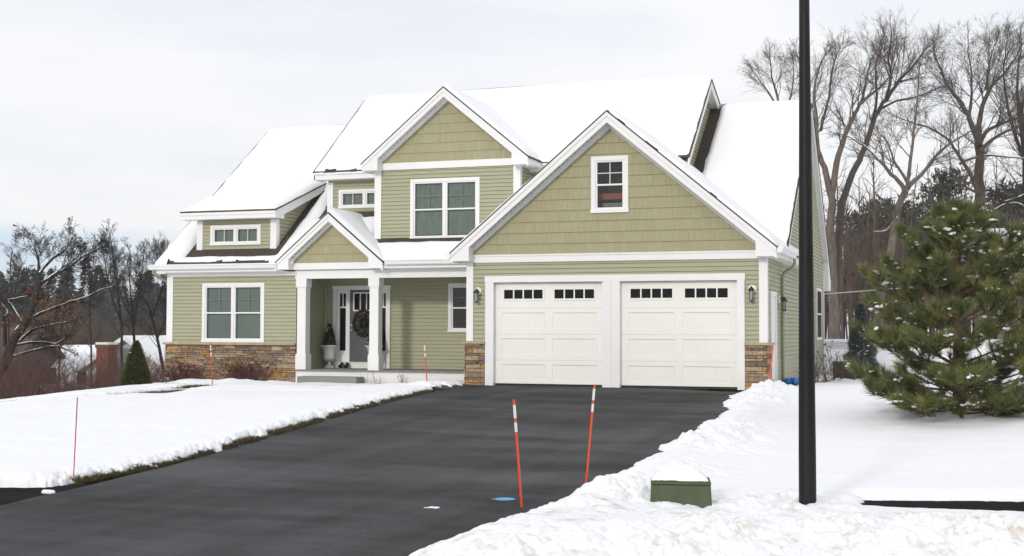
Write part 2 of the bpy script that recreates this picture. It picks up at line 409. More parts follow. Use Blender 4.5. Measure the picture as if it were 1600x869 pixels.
def shakes(mb, fr, z0, z1, xl, xr, holes=(), exp=.255, lap=.02, seed=1):
    r = random.Random(seed); cuts = [h for H in holes for h in H[2:4]]
    c = z0
    while c < z1-1e-3:
        top = min(c+exp, z1)
        x = min(xl(c), xl(top))-r.random()*.1
        xe = max(xr(c), xr(top))
        while x < xe:
            w = r.uniform(.09, .20); e = r.uniform(0, .002); g = .0028
            for (za, zb) in _bands(c, top, cuts):
                oa = lap*(1-(za-c)/exp)+e; ob = lap*(1-(zb-c)/exp)+e
                for (p, q) in _subtract(x, x+w-g, za, zb, holes):
                    pa, pb = max(p, xl(za)), max(p, xl(zb)); qa, qb = min(q, xr(za)), min(q, xr(zb))
                    if qa <= pa and qb <= pb: continue
                    qa = max(pa, qa)
                    if qb < pb: pb = qb = min(max(pb, pa), qa)
                    n = len(mb.v)
                    mb.v += [fr(pa, za, oa), fr(qa, za, oa), fr(qb, zb, ob), fr(pb, zb, ob), fr(pa, za, 0), fr(qa, za, 0), fr(qb, zb, 0), fr(pb, zb, 0)]
                    mb.f += [(n, n+1, n+2, n+3), (n+4, n+5, n+1, n), (n+5, n+6, n+2, n+1), (n+7, n+4, n, n+3)]
            x += w
        c += exp
def ledgestone(fr, a0, a1, z0, z1, parent, seed=3, depth=.07):
    r = random.Random(seed); mb = MB(); z = z0
    back = MB(); back.fbox(fr, a0+.01, a1-.01, z0, z1, 0, depth*.45)
    while z < z1-.02:
        h = r.choice([.055, .07, .08, .10, .12]); h = min(h, z1-z)
        if z1-z-h < .035: h = z1-z
        a = a0
        while a < a1-.01:
            w = r.uniform(.13, .46)*(1.0 if h > .07 else 1.15)
            if a1-a-w < .09: w = a1-a
            pieces = [(z, z+h)]
            if h >= .12 and r.random() < .45: m = z+h*r.uniform(.4, .6); pieces = [(z, m), (m, z+h)]
            for (p, q) in pieces:
                g = .004; o = depth*r.uniform(.6, 1.0); j = lambda k=.006: r.uniform(-k, k)
                n = len(mb.v); b = .010
                A0, A1, P, Q = a+g, a+w-g, p+g, q-g
                base = [(A0, P), (A1, P), (A1, Q), (A0, Q)]
                for (x, y) in base: mb.v.append(fr(x, y, depth*.3))
                for (x, y) in base: mb.v.append(fr(x+j(.003), y+j(.003), o-.012))
                ca, cz = (A0+A1)/2, (P+Q)/2
                for (x, y) in base: mb.v.append(fr(x+(b if x < ca else -b)+j(), y+(b if y < cz else -b)*.7+j(.004), o+j(.005)))
                for k in (0, 4):
                    for i in range(4):
                        i2 = (i+1) % 4; mb.f.append((n+k+i, n+k+i2, n+k+4+i2, n+k+4+i))
                mb.f.append((n+8, n+9, n+10, n+11))
            a += w
        z += h
    o = mb.build('stone_veneer', 'stone', parent); back.build('mortar_bed', 'mortar', o)
    return o

# ------------------------------------------------------------------ window
def window(parent, fr, x0, x1, z0, z1, units=2, hung=True, grid='top', interior='blind', case=.085, vert_mull=.055, mun='muntin_dim', munbehind=True, mirror=False):
    mb = MB(); P = .034
    mb.fbox(fr, x0, x1, z1-case, z1, -.02, P); mb.fbox(fr, x0-.012, x1+.012, z0, z0+case*.85, -.02, P+.012)
    mb.fbox(fr, x0, x0+case, z0+case*.85, z1-case, -.02, P); mb.fbox(fr, x1-case, x1, z0+case*.85, z1-case, -.02, P)
    ix0, ix1, iz0, iz1 = x0+case, x1-case, z0+case*.85, z1-case
    uw = (ix1-ix0-vert_mull*(units-1))/units; sf = .042
    mus = []; pane = MB(); bl = MB()
    for u in range(units):
        a = ix0+u*(uw+vert_mull); b = a+uw
        if u: mb.fbox(fr, a-vert_mull, a, iz0, iz1, -.02, P*.8)
        sash = [(iz0, iz1, .012)] if not hung else [(iz0, (iz0+iz1)/2+.018, .002), ((iz0+iz1)/2-.018, iz1, .014)]
        for k, (p, q, o) in enumerate(sash):
            mb.fbox(fr, a, b, p, p+sf*.9, -.045, o); mb.fbox(fr, a, b, q-sf*.9, q, -.045, o)
            mb.fbox(fr, a, a+sf, p+sf*.9, q-sf*.9, -.045, o); mb.fbox(fr, b-sf, b, p+sf*.9, q-sf*.9, -.045, o)
            ga, gb, gp, gq = a+sf, b-sf, p+sf*.9, q-sf*.9
            mb_o = -.02-(.012 if k == 0 and hung else 0)
            pane.face(fr(ga, gp, mb_o), fr(gb, gp, mb_o), fr(gb, gq, mb_o), fr(ga, gq, mb_o))
            top = (k == 1) if hung else True
            if grid and top:
                mu = MB(); mus.append(mu); w = .009; oo = (mb_o-.012, mb_o-.006) if munbehind else (mb_o+.002, mb_o+.014)
                cx = (ga+gb)/2; mu.fbox(fr, cx-w, cx+w, gp, gq, *oo)
                if grid == 'top': cz = (gp+gq)/2; mu.fbox(fr, ga, cx-w, cz-w, cz+w, *oo); mu.fbox(fr, cx+w, gb, cz-w, cz+w, *oo)
        o = -.085
        bl.face(fr(a, iz0, o), fr(b, iz0, o), fr(b, iz1, o), fr(a, iz1, o))
    w = mb.build('window', 'trim', parent)
    pane.build('pane', 'window_glass', w)
    for mu in mus: mu.build('muntin', mun, w)
    if interior in ('blind', 'curtain'): bl.build('window_shade', interior, w)
    else:
        d = MB(); D = .8
        d.face(fr(ix0, iz0, -D), fr(ix1, iz0, -D), fr(ix1, iz1, -D), fr(ix0, iz1, -D))
        for (a, b) in (((ix0, iz0), (ix1, iz0)), ((ix1, iz0), (ix1, iz1)), ((ix1, iz1), (ix0, iz1)), ((ix0, iz1), (ix0, iz0))):
            d.face(fr(*a, -.05), fr(*b, -.05), fr(*b, -D), fr(*a, -D))
        d.build('window_recess', 'dark_room', w)
    return w
hole = lambda x0, x1, z0, z1: (x0+.03, x1-.03, z0+.03, z1-.03)

# ------------------------------------------------------------------ snow on a roof plane
def roof_snow(parent, Pf, u0, u1, v0, v1, sdf, T=.11, res=.07, w=.16, seed=0, name='snow_cover'):
    """Pf(u,v)->(x,y,z) roof surface; height is added straight up"""
    nu = int((u1-u0)/res)+2; nv = int((v1-v0)/res)+2
    U, V = np.meshgrid(np.linspace(u0, u1, nu), np.linspace(v0, v1, nv))
    d = sdf(U, V)+.08*fbm(U*3, V*3, 4, seed)
    h = T*np.sqrt(np.clip(d/w, 0, 1))*(1+.35*fbm(U*.7, V*.7, 3, seed+3))+.012*fbm(U*3, V*3, 2, seed+5)*(d > 0)
    h = np.where(d < 0, np.clip(d*1.2, -.06, 0)-.004, h)
    x, y, z = Pf(U, V); z = z+h
    P = np.stack([x+0*U, y+0*U, z], -1).reshape(-1, 3); F = grid_faces(nv, nu); keep = (d.ravel()[F] > -res*.9).all(1) & (d.ravel()[F] > 0).any(1)
    F = F[keep]; used = np.unique(F); mp = -np.ones(len(P), int); mp[used] = np.arange(len(used))
    return np_mesh(name, P[used], mp[F], 'roof_snow', parent, True)
def rect_sdf(U, V, a0, a1, b0, b1): return np.minimum(np.minimum(U-a0, a1-U), np.minimum(V-b0, b1-V))
def shingle_sheet(mb, corner, du, dv, nrm, nrow, exp=.14, seed=0):
    pass

# ================================================================== THE HOUSE
house = thing('house', 'two-storey olive green clapboard house with white trim, stone base, double garage and snow-covered roofs', 'house', (-7, 6, 0))
def part(mb, name, mat, parent=None, smooth=False): return mb.build(name, mat, parent or house, smooth)

def gable_roof(xc, half, zpk, m, yf, yb, deck=.28, ret_z=None, ret_in=.45, ywall=0.0, snow_seed=1, gut=False, snow_T=.11, inner=.11):
    """front-facing gable: roof (shingles) > fascia, snow_cover, soffit_vent"""
    sh = MB()
    for s in (-1, 1):
        xe = xc+s*(half+.025); ze = zpk-m*(half+.025)
        sh.prism_y([(xc, zpk), (xe, ze), (xe, ze-.035), (xc, zpk-.035)] if s > 0 else [(xc, zpk-.035), (xe, ze-.035), (xe, ze), (xc, zpk)], yf-.03, yb)
    roof = part(sh, 'roof', 'roof_shingle')
    fa = MB()
    for s in (-1, 1):
        def q(a, b, y0, y1, x_in=0.0, x_out=half):
            xi, xo = xc+s*x_in, xc+s*x_out
            pts = [(xi, zpk-m*x_in-a), (xo, zpk-m*x_out-a), (xo, zpk-m*x_out-b), (xi, zpk-m*x_in-b)]
            fa.prism_y(pts if s > 0 else pts[::-1], y0, y1)
        q(.037, deck, yf, yf+.03, 0, half+.004)                     # rake board
        q(.037, .037+(deck-.04)*.42, yf-.022, yf-.001)   # crown step
        q(.06, deck-.02, yf+.031, ywall+.3, 0, half-.012)           # boxed soffit
        q(deck-.02, deck-.02+inner, ywall-.03, ywall+.05, 0, half-.36)   # inner frieze following the rake
        # vent perforations
        yy = (yf+ywall)/2; a0, a1 = .25, half-.3; z_ = lambda a: zpk-m*a-(deck-.02)-.004
        vt = MB(); vt.face((xc+s*a0, yy-.02, z_(a0)), (xc+s*a1, yy-.02, z_(a1)), (xc+s*a1, yy+.02, z_(a1)), (xc+s*a0, yy+.02, z_(a0)))
        part(vt, 'soffit_vent', 'vent', roof)
        if ret_z is not None:                          # boxed cornice return
            xo, xi = xc+s*half, xc+s*(half-ret_in)
            zt = zpk-m*half-.04; zi = zpk-m*(half-ret_in)-deck+.03
            pts = [(xo, zt), (xo, ret_z), (xi, ret_z), (xi, max(zi, ret_z+.02))]
            fa.prism_y(pts if s < 0 else pts[::-1], yf+.002, ywall+.02)
            # eave soffit and fascia running back along the side
            xw = xc+s*(half-ret_in+.12)
            fa.box(min(xo, xw), max(xo, xw), ywall+.021, yb, ret_z+.004, ret_z+.03)
            xo2 = xo-s*.025
            xo3 = xo+s*.006; fa.box(min(xo3, xo2), max(xo3, xo2), ywall+.021, yb, ret_z+.032, zt-.012)
    fo = part(fa, 'fascia', 'trim', roof)
    for s in (-1, 1):
        sdf = lambda U, V: rect_sdf(U, V, -.5 if True else 0, half-.02, yf+.05, yb+.3)
        roof_snow(roof, (lambda U, V, s=s: (xc+s*U, V, zpk-m*np.abs(U)+.002)), 0, half+.02, yf, yb, sdf, snow_T, .07, .17, snow_seed+s)
    return roof

# ---- garage -----------------------------------------------------------------
GX0, GX1 = -7.05, 0.0; GPK = 6.324; GXC = -3.527; GM = .833
garage = gable_roof(GXC, 3.80, GPK, GM, -.35, 6.2, ret_z=2.93, snow_seed=4)
fr0 = F_front(0.0)
wb = MB()
gl, gr_ = -6.57, -.47
siding(wb, fr0, 1.04, 2.93, GX0+.02, GX1-.02, [(gl+.02, gr_-.02, -1, 2.56)])
part(wb, 'siding_wall', 'siding')
win_g = (-3.985, -3.105, 4.008, 5.315)
tri_l = lambda z: GXC-(GPK-.25-z)/GM; tri_r = lambda z: GXC+(GPK-.25-z)/GM
sk = MB(); shakes(sk, fr0, 3.07, GPK-.26, lambda z: max(tri_l(z), GX0+.1), lambda z: min(tri_r(z), GX1-.1), [hole(*win_g)], seed=5)
sg = part(sk, 'shingle_gable', 'shake')
bk = MB()
for (h0, h1, p, q) in ((0, 0, 3.07, win_g[2]+.03), (win_g[0]+.03, win_g[1]-.03, win_g[2]+.03, win_g[3]-.03), (0, 0, win_g[3]-.03, GPK-.27)):
    if h1 == h0: bk.face(fr0(tri_l(p), p, .001), fr0(tri_r(p), p, .001), fr0(tri_r(q), q, .001), fr0(tri_l(q), q, .001))
    else:
        bk.face(fr0(tri_l(p), p, .001), fr0(h0, p, .001), fr0(h0, q, .001), fr0(tri_l(q), q, .001))
        bk.face(fr0(h1, p, .001), fr0(tri_r(p), p, .001), fr0(tri_r(q), q, .001), fr0(h1, q, .001))
part(bk, 'backing_panel', 'shake', sg)
t = MB()
t.box(GX0, -6.88, -.035, .15, 1.045, 2.93); part(t, 'corner_board', 'trim')
t = MB(); t.box(-.152, GX1+.03, -.035, .0, 1.045, 2.93); t.box(.0, .03, 0, .14, 1.045, 2.93); part(t, 'corner_board', 'trim')
t = MB(); t.box(GX0+.1, GX1-.1, -.045, .02, 2.90, 3.075); t.box(GX0+.1, GX1-.1, -.06, -.045, 3.045, 3.085); part(t, 'frieze_board', 'trim')
w = window(house, fr0, *win_g, units=1, interior='dark', mun='muntin_white', munbehind=False, case=.10)
x0, x1, z0, z1 = win_g
b = MB(); b.fbox(fr0, x0+.1, x1-.1, z0+.34, z0+.48, -.35, -.30); part(b, 'stored_box', 'red_thing', w)
b = MB(); b.fbox(fr0, x0+.15, x1-.1, z0+.1, z0+.26, -.5, -.36); part(b, 'stored_box', 'grey_thing', w)
# garage door surround
t = MB()
t.box(gl, -6.365, -.05, .14, 0, 2.43); t.box(-.633, gr_, -.05, .14, 0, 2.43)
t.box(-3.715, -3.515, -.05, .14, 0, 2.43); t.box(-3.50, -3.303, -.05, .14, 0, 2.43); t.box(-3.515, -3.50, -.04, .14, 0, 2.43)
t.box(gl-.012, gr_+.012, -.055, .14, 2.43, 2.58)
part(t, 'garage_door_frame', 'trim')
def garage_door(xa, xb):
    mb = MB(); yf = .085; W = xb-xa; H = 2.43; sec = H/4
    def flat(x0, x1, z0, z1, y): mb.face((x0, y, z0), (x1, y, z0), (x1, y, z1), (x0, y, z1))
    px = [(xa+.17, xa+W/2-.09), (xa+W/2+.09, xb-.17)]
    gl_ = MB(); wf = MB()
    for k in range(4):
        z0, z1 = k*sec+.055*(k == 0), (k+1)*sec-.006
        if k < 3:
            za, zb = k*sec+.13, (k+1)*sec-.105
            flat(xa, xb, z0, za, yf); flat(xa, xb, zb, z1, yf)
            flat(xa, px[0][0], za, zb, yf); flat(px[0][1], px[1][0], za, zb, yf); flat(px[1][1], xb, za, zb, yf)
            for (p, q) in px:
                d = .013; b = .014
                mb.face((p, yf, za), (q, yf, za), (q-b, yf+d, za+b), (p+b, yf+d, za+b)); mb.face((p+b, yf+d, zb-b), (q-b, yf+d, zb-b), (q, yf, zb), (p, yf, zb))
                mb.face((p, yf, za), (p+b, yf+d, za+b), (p+b, yf+d, zb-b), (p, yf, zb)); mb.face((q-b, yf+d, za+b), (q, yf, za), (q, yf, zb), (q-b, yf+d, zb-b))
                n = 13; st = (q-p-2*b)/n
                for i in range(n):
                    u = p+b+i*st; g = .004
                    flat(u+g, u+st-g, za+b, zb-b, yf+d-.004)
                    mb.face((u, yf+d, za+b), (u+g, yf+d-.004, za+b), (u+g, yf+d-.004, zb-b), (u, yf+d, zb-b))
                    mb.face((u+st-g, yf+d-.004, za+b), (u+st, yf+d, za+b), (u+st, yf+d, zb-b), (u+st-g, yf+d-.004, zb-b))
        else: flat(xa, xb, z0, z1, yf)
        if k < 3: mb.face((xa, yf, z1), (xb, yf, z1), (xb, yf+.008, z1+.006), (xa, yf+.008, z1+.006))
    door = mb.build('garage_door', 'garage_paint', house)
    sl = MB(); sl.box(xa, xb, yf+.07, yf+.09, .0, .09); sl.build('bottom_seal', 'black_metal', door)
    for (p, q) in px:
        za, zb = 2.0, 2.30; f = MB()
        f.box(p+.01, q-.01, yf-.012, yf-.001, za, za+.045); f.box(p+.01, q-.01, yf-.012, yf-.001, zb-.045, zb)
        f.box(p+.01, p+.055, yf-.012, yf-.001, za+.045, zb-.045); f.box(q-.055, q-.01, yf-.012, yf-.001, za+.045, zb-.045)
        n = 4; u0, u1 = p+.055, q-.055; st = (u1-u0)/n
        for i in range(1, n): f.box(u0+i*st-.016, u0+i*st+.016, yf-.012, yf-.001, za+.045, zb-.045)
        f.build('door_window', 'garage_paint', door)
        g = MB(); g.face((u0, yf-.002, za+.045), (u1, yf-.002, za+.045), (u1, yf-.002, zb-.045), (u0, yf-.002, zb-.045)); g.build('pane', 'dark_glass', door)
garage_door(-6.365, -3.715); garage_door(-3.303, -.633)
# stone piers
ledgestone(fr0, -7.09, gl, -.06, .985, house, 5); ledgestone(F_left(GX0), -.07, .6, -.06, .985, house, 6, .05)
ledgestone(fr0, gr_, .03, -.06, .985, house, 7); ledgestone(F_right(GX1), -.07, .42, -.06, .985, house, 8, .09)
t = MB(); t.box(-7.13, gl-.002, -.115, .5, .985, 1.043); part(t, 'stone_cap', 'stone_cap')
t = MB(); t.box(gr_+.002, .125, -.115, .44, .985, 1.043); part(t, 'stone_cap', 'stone_cap')

# ---- right-hand wall: garage side and main gable end ------------------------
Y_LW, Y_BK = 2.5, 13.4
RZ, RY = 7.78, 8.5; M1 = (RZ-3.09)/(RY-2.2); M2 = (RZ-3.0)/(14.2-RY)       # lower main roof
def lowroof(y): return np.where(y < RY, 3.09+M1*(y-2.2), RZ-M2*(y-RY))
frR = F_right(GX1)
side_win = (11.1, 12.6, 1.03, 2.62)
side_door = (.55, 1.55, 0, 2.2)
wb = MB()
siding(wb, frR, -.05, 2.93, .02, 2.45, [(side_door[0]+.03, side_door[1]-.03, -1, 2.17)])
siding(wb, frR, -.05, 7.3, lambda z: max(2.45, 2.2+(z+.25-3.09)/M1), lambda z: min(Y_BK, RY+(RZ-.25-z)/M2), [hole(*side_win)])
part(wb, 'siding_wall', 'siding')
t = MB(); t.fbox(frR, Y_BK-.12, Y_BK+.03, -.05, 3.2, -.05, .03); part(t, 'corner_board', 'trim')
t = MB(); y0, y1, z0, z1 = side_win; zm = (z0+z1)/2
for (a_, b_, p_, q_) in ((y0, y1, z1-.09, z1), (y0, y1, z0, z0+.09), (y0, y0+.09, z0+.09, z1-.09), (y1-.09, y1, z0+.09, z1-.09), (y0+.09, y1-.09, zm-.025, zm+.025)): t.fbox(frR, a_, b_, p_, q_, -.01, .027)
wf_ = part(t, 'window', 'trim'); t = MB(); t.face(frR(y0+.09, z0+.09, .022), frR(y1-.09, z0+.09, .022), frR(y1-.09, z1-.09, .022), frR(y0+.09, z1-.09, .022)); part(t, 'pane', 'dark_glass', wf_)
t = MB(); y0, y1, _, zt = side_door
t.fbox(frR, y0, y0+.1, 0, zt, -.02, .04); t.fbox(frR, y1-.1, y1, 0, zt, -.02, .04); t.fbox(frR, y0+.1, y1-.1, zt-.1, zt, -.02, .04); t.fbox(frR, y0+.1, y1-.1, 0, .04, -.02, .05)
sd = part(t, 'side_door_frame', 'trim')
t = MB(); t.fbox(frR, y0+.1, y1-.1, .04, zt-.1, -.03, .0); d = part(t, 'side_door', 'trim', sd)

# ---- lower main roof (left wing, over the porch, and right gable) -----------
RX0, RX1 = -17.33, .17
sh = MB()
lowp = lambda y0: [(y0, 3.09+M1*(y0-2.2)-.003), (RY, RZ), (RY, RZ-.035), (y0, 3.09+M1*(y0-2.2)-.038)]
sh.prism_x(lowp(2.17), RX0-.02, -13.15); sh.prism_x(lowp(2.52), -13.15, -10.5); sh.prism_x(lowp(2.17), -10.5, RX1+.02)
sh.prism_x([(RY, RZ), (14.22, 2.985), (14.22, 2.95), (RY, RZ-.035)], RX0-.02, RX1+.02)
roofL = part(sh, 'roof', 'roof_shingle')
fa = MB()
for X0, X1 in ((RX0, RX0+.03), (RX1-.03, RX1)):
    if X0 > -1:
        fa.prism_x([(2.23, 3.05), (RY, RZ-.06), (RY, RZ-.25), (2.23, 2.9)], RX0+.031, RX0+.4); fa.box(RX0, RX0+.4, 2.21, 2.56, 2.86, 2.93)
        part(fa, 'fascia', 'trim', roofL); fa = MB()
    fa.prism_x([(2.2, 3.05), (RY, RZ-.04), (RY, RZ-.27), (2.2, 2.86)], X0, X1)
    fa.prism_x([(RY, RZ-.04), (14.2, 2.96), (14.2, 2.75), (RY, RZ-.27)], X0, X1)
fa.prism_x([(2.6, 3.2), (RY, RZ-.06), (RY, RZ-.25), (2.6, 3.1)], RX1-.4, RX1-.031)
fa.prism_x([(RY, RZ-.06), (14.17, 2.97), (14.17, 2.8), (RY, RZ-.25)], RX1-.4, RX1-.031)
fa.prism_x([(13.3, 3.5), (14.19, 2.8), (14.19, 2.6), (13.3, 2.6)], RX1-.33, RX1-.002)
part(fa, 'fascia', 'trim', roofL)
# front eave: soffit, fascia, frieze and gutter
t = MB(); t.box(RX0+.02, -13.2, 2.2, 2.6, 2.885, 2.90); t.box(RX0+.02, -13.3, 2.2, 2.225, 2.90, 3.05)
part(t, 'eave_board', 'trim'); t = MB(); t.box(-10.3, -7.2, 2.2, 2.6, 2.92, 2.935); t.box(-10.3, -7.2, 2.2, 2.225, 2.935, 3.06)
part(t, 'eave_board', 'trim'); t = MB(); t.box(-16.85, -12.95, 2.44, 2.49, 2.78, 2.885)
part(t, 'frieze_board', 'trim')
gp = [(2.2, 3.09), (2.06, 3.105), (2.055, 3.07), (2.075, 3.05), (2.085, 2.99), (2.10, 2.965), (2.2, 2.965)]
t = MB(); t.prism_x(gp, -17.38, -13.36); part(t, 'gutter', 'trim')
t = MB(); t.prism_x([(y, z+.045) for y, z in gp], -10.16, -7.28); part(t, 'gutter', 'trim')
gs = [(.285, 3.13), (.425, 3.15), (.43, 3.11), (.405, 3.085), (.395, 3.03), (.38, 3.005), (.285, 3.005)]
t = MB(); t.prism_y(gs, -.36, 2.35); part(t, 'gutter', 'trim')
t = MB(); t.prism_y([(2*GXC-x, z) for x, z in gs][::-1], -.36, 1.9); part(t, 'gutter', 'trim')
# dripped shingle edge line and the snow itself
def low_sdf(U, V):
    d = rect_sdf(U, V, RX0+.02, RX1-.03, 2.24, 99)
    d = np.minimum(d, -rect_sdf(U, V, -16.50, -13.57, 2.48, 5.3))                      # under the shed dormer and bare strip before it
    d = np.minimum(d, -rect_sdf(U, V, -13.12, -2.40, 4.0, 9.5))                         # under the upper storey
    d = np.minimum(d, -rect_sdf(U, V, -11.02, -6.6, 2.92, 5))                            # bare strip below the big gable
    d = np.minimum(d, np.where((U > -16.9) & (U < -13.7), V-2.34, 9)); d = np.minimum(d, -rect_sdf(U, V, -13.0, -10.65, 2, 2.6))
    return d
xs_ = lambda U, V: (U, V, lowroof(V)+.002)
roof_snow(roofL, xs_, RX0, RX1, 2.17, RY, low_sdf, .115, .06, .17, 21)
roof_snow(roofL, xs_, RX0, RX1, RY, 14.2, lambda U, V: rect_sdf(U, V, RX0+.05, RX1-.05, 0, 14.15), .115, .12, .17, 22)

# ---- left wing ---------------------------------------------------------------
frL = F_front(Y_LW); LX0, LX1 = -17.0, -12.95
win_l = (-15.885, -13.93, .95, 2.59)
wb = MB(); siding(wb, frL, .93, 2.79, LX0+.02, LX1, [hole(*win_l)]); part(wb, 'siding_wall', 'siding')
wb = MB(); siding(wb, F_left(LX0), -.3, 7.3, lambda z: max(2.52, 2.2+(z+.25-3.09)/M1), lambda z: min(Y_BK, RY+(RZ-.25-z)/M2)); part(wb, 'siding_wall', 'siding')
window(house, frL, *win_l, interior='blind')
t = MB(); t.box(LX0-.03, LX0+.165, Y_LW-.035, Y_LW+.15, .945, 2.885); part(t, 'corner_board', 'trim')
ledgestone(frL, LX0-.06, LX1, -.30, .885, house, 9); ledgestone(F_left(LX0), Y_LW-.07, Y_LW+1.2, -.4, .885, house, 10, .05)
t = MB(); t.box(LX0-.10, LX1-.005, Y_LW-.115, Y_LW+1.2, .885, .943); part(t, 'stone_cap', 'stone_cap')
# ---- porch -------------------------------------------------------------------
YP = 4.2
wb = MB()
door_hole = (-12.6, -10.96, -1, 2.52); win_p = (-9.19, -8.2, 1.25, 2.585)
frP = F_front(YP)
siding(wb, frP, .235, 2.93, -13.0, -6.9, [door_hole, hole(*win_p)]); part(wb, 'siding_wall', 'siding')
wb = MB(); siding(wb, F_right(LX1), .235, 2.93, Y_LW+.3, YP); part(wb, 'siding_wall', 'siding')
wb = MB(); siding(wb, F_left(GX0), .6, 2.93, 0.15, YP); part(wb, 'siding_wall', 'siding')
t = MB(); t.box(LX1+.016, LX1+.07, YP-.06, YP-.016, .235, 2.9); part(t, 'inside_corner_trim', 'siding')
window(house, frP, *win_p, units=1, interior='dark', mun='grey_thing', munbehind=True)
t = MB(); t.box(-13.0, -7.06, Y_LW-.06, YP, .19, .235); part(t, 'porch_floor', 'porch_floor')
t = MB()
for i in range(3): t.box(-12.98+i*1.98, -12.98+(i+1)*1.98-.006, Y_LW-.02, Y_LW+.02, -.25, .189)
part(t, 'porch_skirt', 'trim')
t = MB(); t.box(-13.0, -7.06, Y_LW-.06, YP, 2.925, 2.945); part(t, 'porch_ceiling', 'trim')
t = MB(); t.box(-12.98, -7.055, Y_LW-.03, Y_LW+.24, 2.685, 2.92); part(t, 'porch_beam', 'trim')
for xc in (-12.79, -10.635):
    t = MB(); h = .128; yc = Y_LW+.105
    t.box(xc-h, xc+h, yc-h, yc+h, .66, 2.44)
    for (z0, z1, k) in ((.235, .64, .03), (2.46, 2.683, .03)): t.box(xc-h-k, xc+h+k, yc-h-k, yc+h+k, z0, z1)
    t.box(xc-h-.012, xc+h+.012, yc-h-.012, yc+h+.012, .64, .662); t.box(xc-h-.012, xc+h+.012, yc-h-.012, yc+h+.012, 2.438, 2.46)
    part(t, 'porch_post', 'trim')
# front door with sidelights
dy = YP-.02
t = MB()
t.box(-12.68, -12.56, dy-.05, YP+.05, .235, 2.44); t.box(-11.03, -10.92, dy-.05, YP+.05, .235, 2.44); t.box(-12.70, -10.90, dy-.055, YP+.05, 2.44, 2.545)
t.box(-12.23, -12.17, dy-.02, YP+.05, .40, 2.44); t.box(-11.335, -11.27, dy-.02, YP+.05, .40, 2.44)
t.box(-12.56, -11.03, dy-.14, YP+.05, .235, .385); t.box(-12.56, -11.03, dy-.16, YP+.05, .385, .405)
dfm = part(t, 'door_frame', 'trim')
for (a, b_) in ((-12.56, -12.23), (-11.27, -11.03)):
    s = MB(); c0, c1 = a+.07, b_-.07
    if b_ > -11.1: c0, c1 = a+.05, b_-.04
    s.box(a, c0, dy, dy+.04, .41, 2.44); s.box(c1, b_, dy, dy+.04, .41, 2.44)
    s.box(c0, c1, dy, dy+.04, .41, .72); s.box(c0, c1, dy, dy+.04, 1.92, 1.96); s.box(c0, c1, dy, dy+.04, 2.33, 2.44)
    m_ = (c0+c1)/2; s.box(m_-.012, m_+.012, dy, dy+.04, 1.96, 2.33)
    sl = part(s, 'sidelight', 'trim', dfm)
    g = MB(); g.face((c0, dy+.025, .72), (c1, dy+.025, .72), (c1, dy+.025, 2.33), (c0, dy+.025, 2.33)); g.build('pane', 'dark_glass', dfm)
t = MB(); D0, D1, dz0, dz1 = -12.17, -11.335, .41, 2.435
t.box(D0, D1, dy+.0, dy+.05, dz0, 1.86); t.box(D0, D1, dy+.0, dy+.05, 2.33, dz1); t.box(D0, D0+.13, dy, dy+.05, 1.86, 2.33); t.box(D1-.13, D1, dy, dy+.05, 1.86, 2.33)
for (a, b_) in ((D0+.12, -11.79), (-11.72, D1-.12)):
    t.box(a, b_, dy-.008, dy-.0005, .62, 1.55)
fd = part(t, 'front_door', 'door_paint')
t = MB(); a, b_ = D0+.13, D1-.13
t.box(a-.03, b_+.03, dy-.015, dy-.001, 1.83, 1.865); t.box(a-.03, b_+.03, dy-.015, dy-.001, 2.325, 2.36); t.box(a-.03, a+.008, dy-.015, dy-.001, 1.865, 2.325); t.box(b_-.008, b_+.03, dy-.015, dy-.001, 1.865, 2.325)
for i in (1, 2): u = a+(b_-a)*i/3; t.box(u-.012, u+.012, dy-.015, dy+.02, 1.865, 2.325)
part(t, 'door_window', 'trim', fd)
g = MB(); g.face((a, dy+.02, 1.86), (b_, dy+.02, 1.86), (b_, dy+.02, 2.33), (a, dy+.02, 2.33)); part(g, 'pane', 'dark_glass', fd)
t = MB()
for zz in (1.44,): t.tube([(D0+.07, dy-.001, zz), (D0+.07, dy-.05, zz)], [.03, .03], 10)
part(t, 'deadbolt', 'metal', fd); t = MB(); t.tube([(D0+.07, dy-.001, 1.30), (D0+.07, dy-.05, 1.30)], [.03, .03], 10); t.tube([(D0+.07, dy-.055, 1.30), (D0+.17, dy-.055, 1.29)], .012, 6); part(t, 'door_handle', 'metal', fd)

# ---- porch gable ---------------------------------------------------------------
PXC, PPK, PH = -11.83, 4.44, 1.6
gable_roof(PXC, PH, PPK, .833, 2.13, 4.3, deck=.25, ret_z=2.925, ret_in=.42, ywall=2.42, snow_seed=30, snow_T=.13, inner=.06)
fq = F_front(2.43)
tl = lambda z: PXC-(PPK-.24-z)/.833; tr = lambda z: PXC+(PPK-.24-z)/.833
sk = MB(); shakes(sk, fq, 3.09, PPK-.25, tl, tr, seed=8, exp=.25); s_ = part(sk, 'shingle_gable', 'shake')
bk = MB(); bk.face(fq(tl(3.05), 3.05, .001), fq(tr(3.05), 3.05, .001), fq(PXC, PPK-.24, .001)); part(bk, 'backing_panel', 'shake', s_)
t = MB(); t.box(PXC-PH+.35, PXC+PH-.35, 2.37, 2.5, 2.925, 3.10); part(t, 'frieze_board', 'trim')

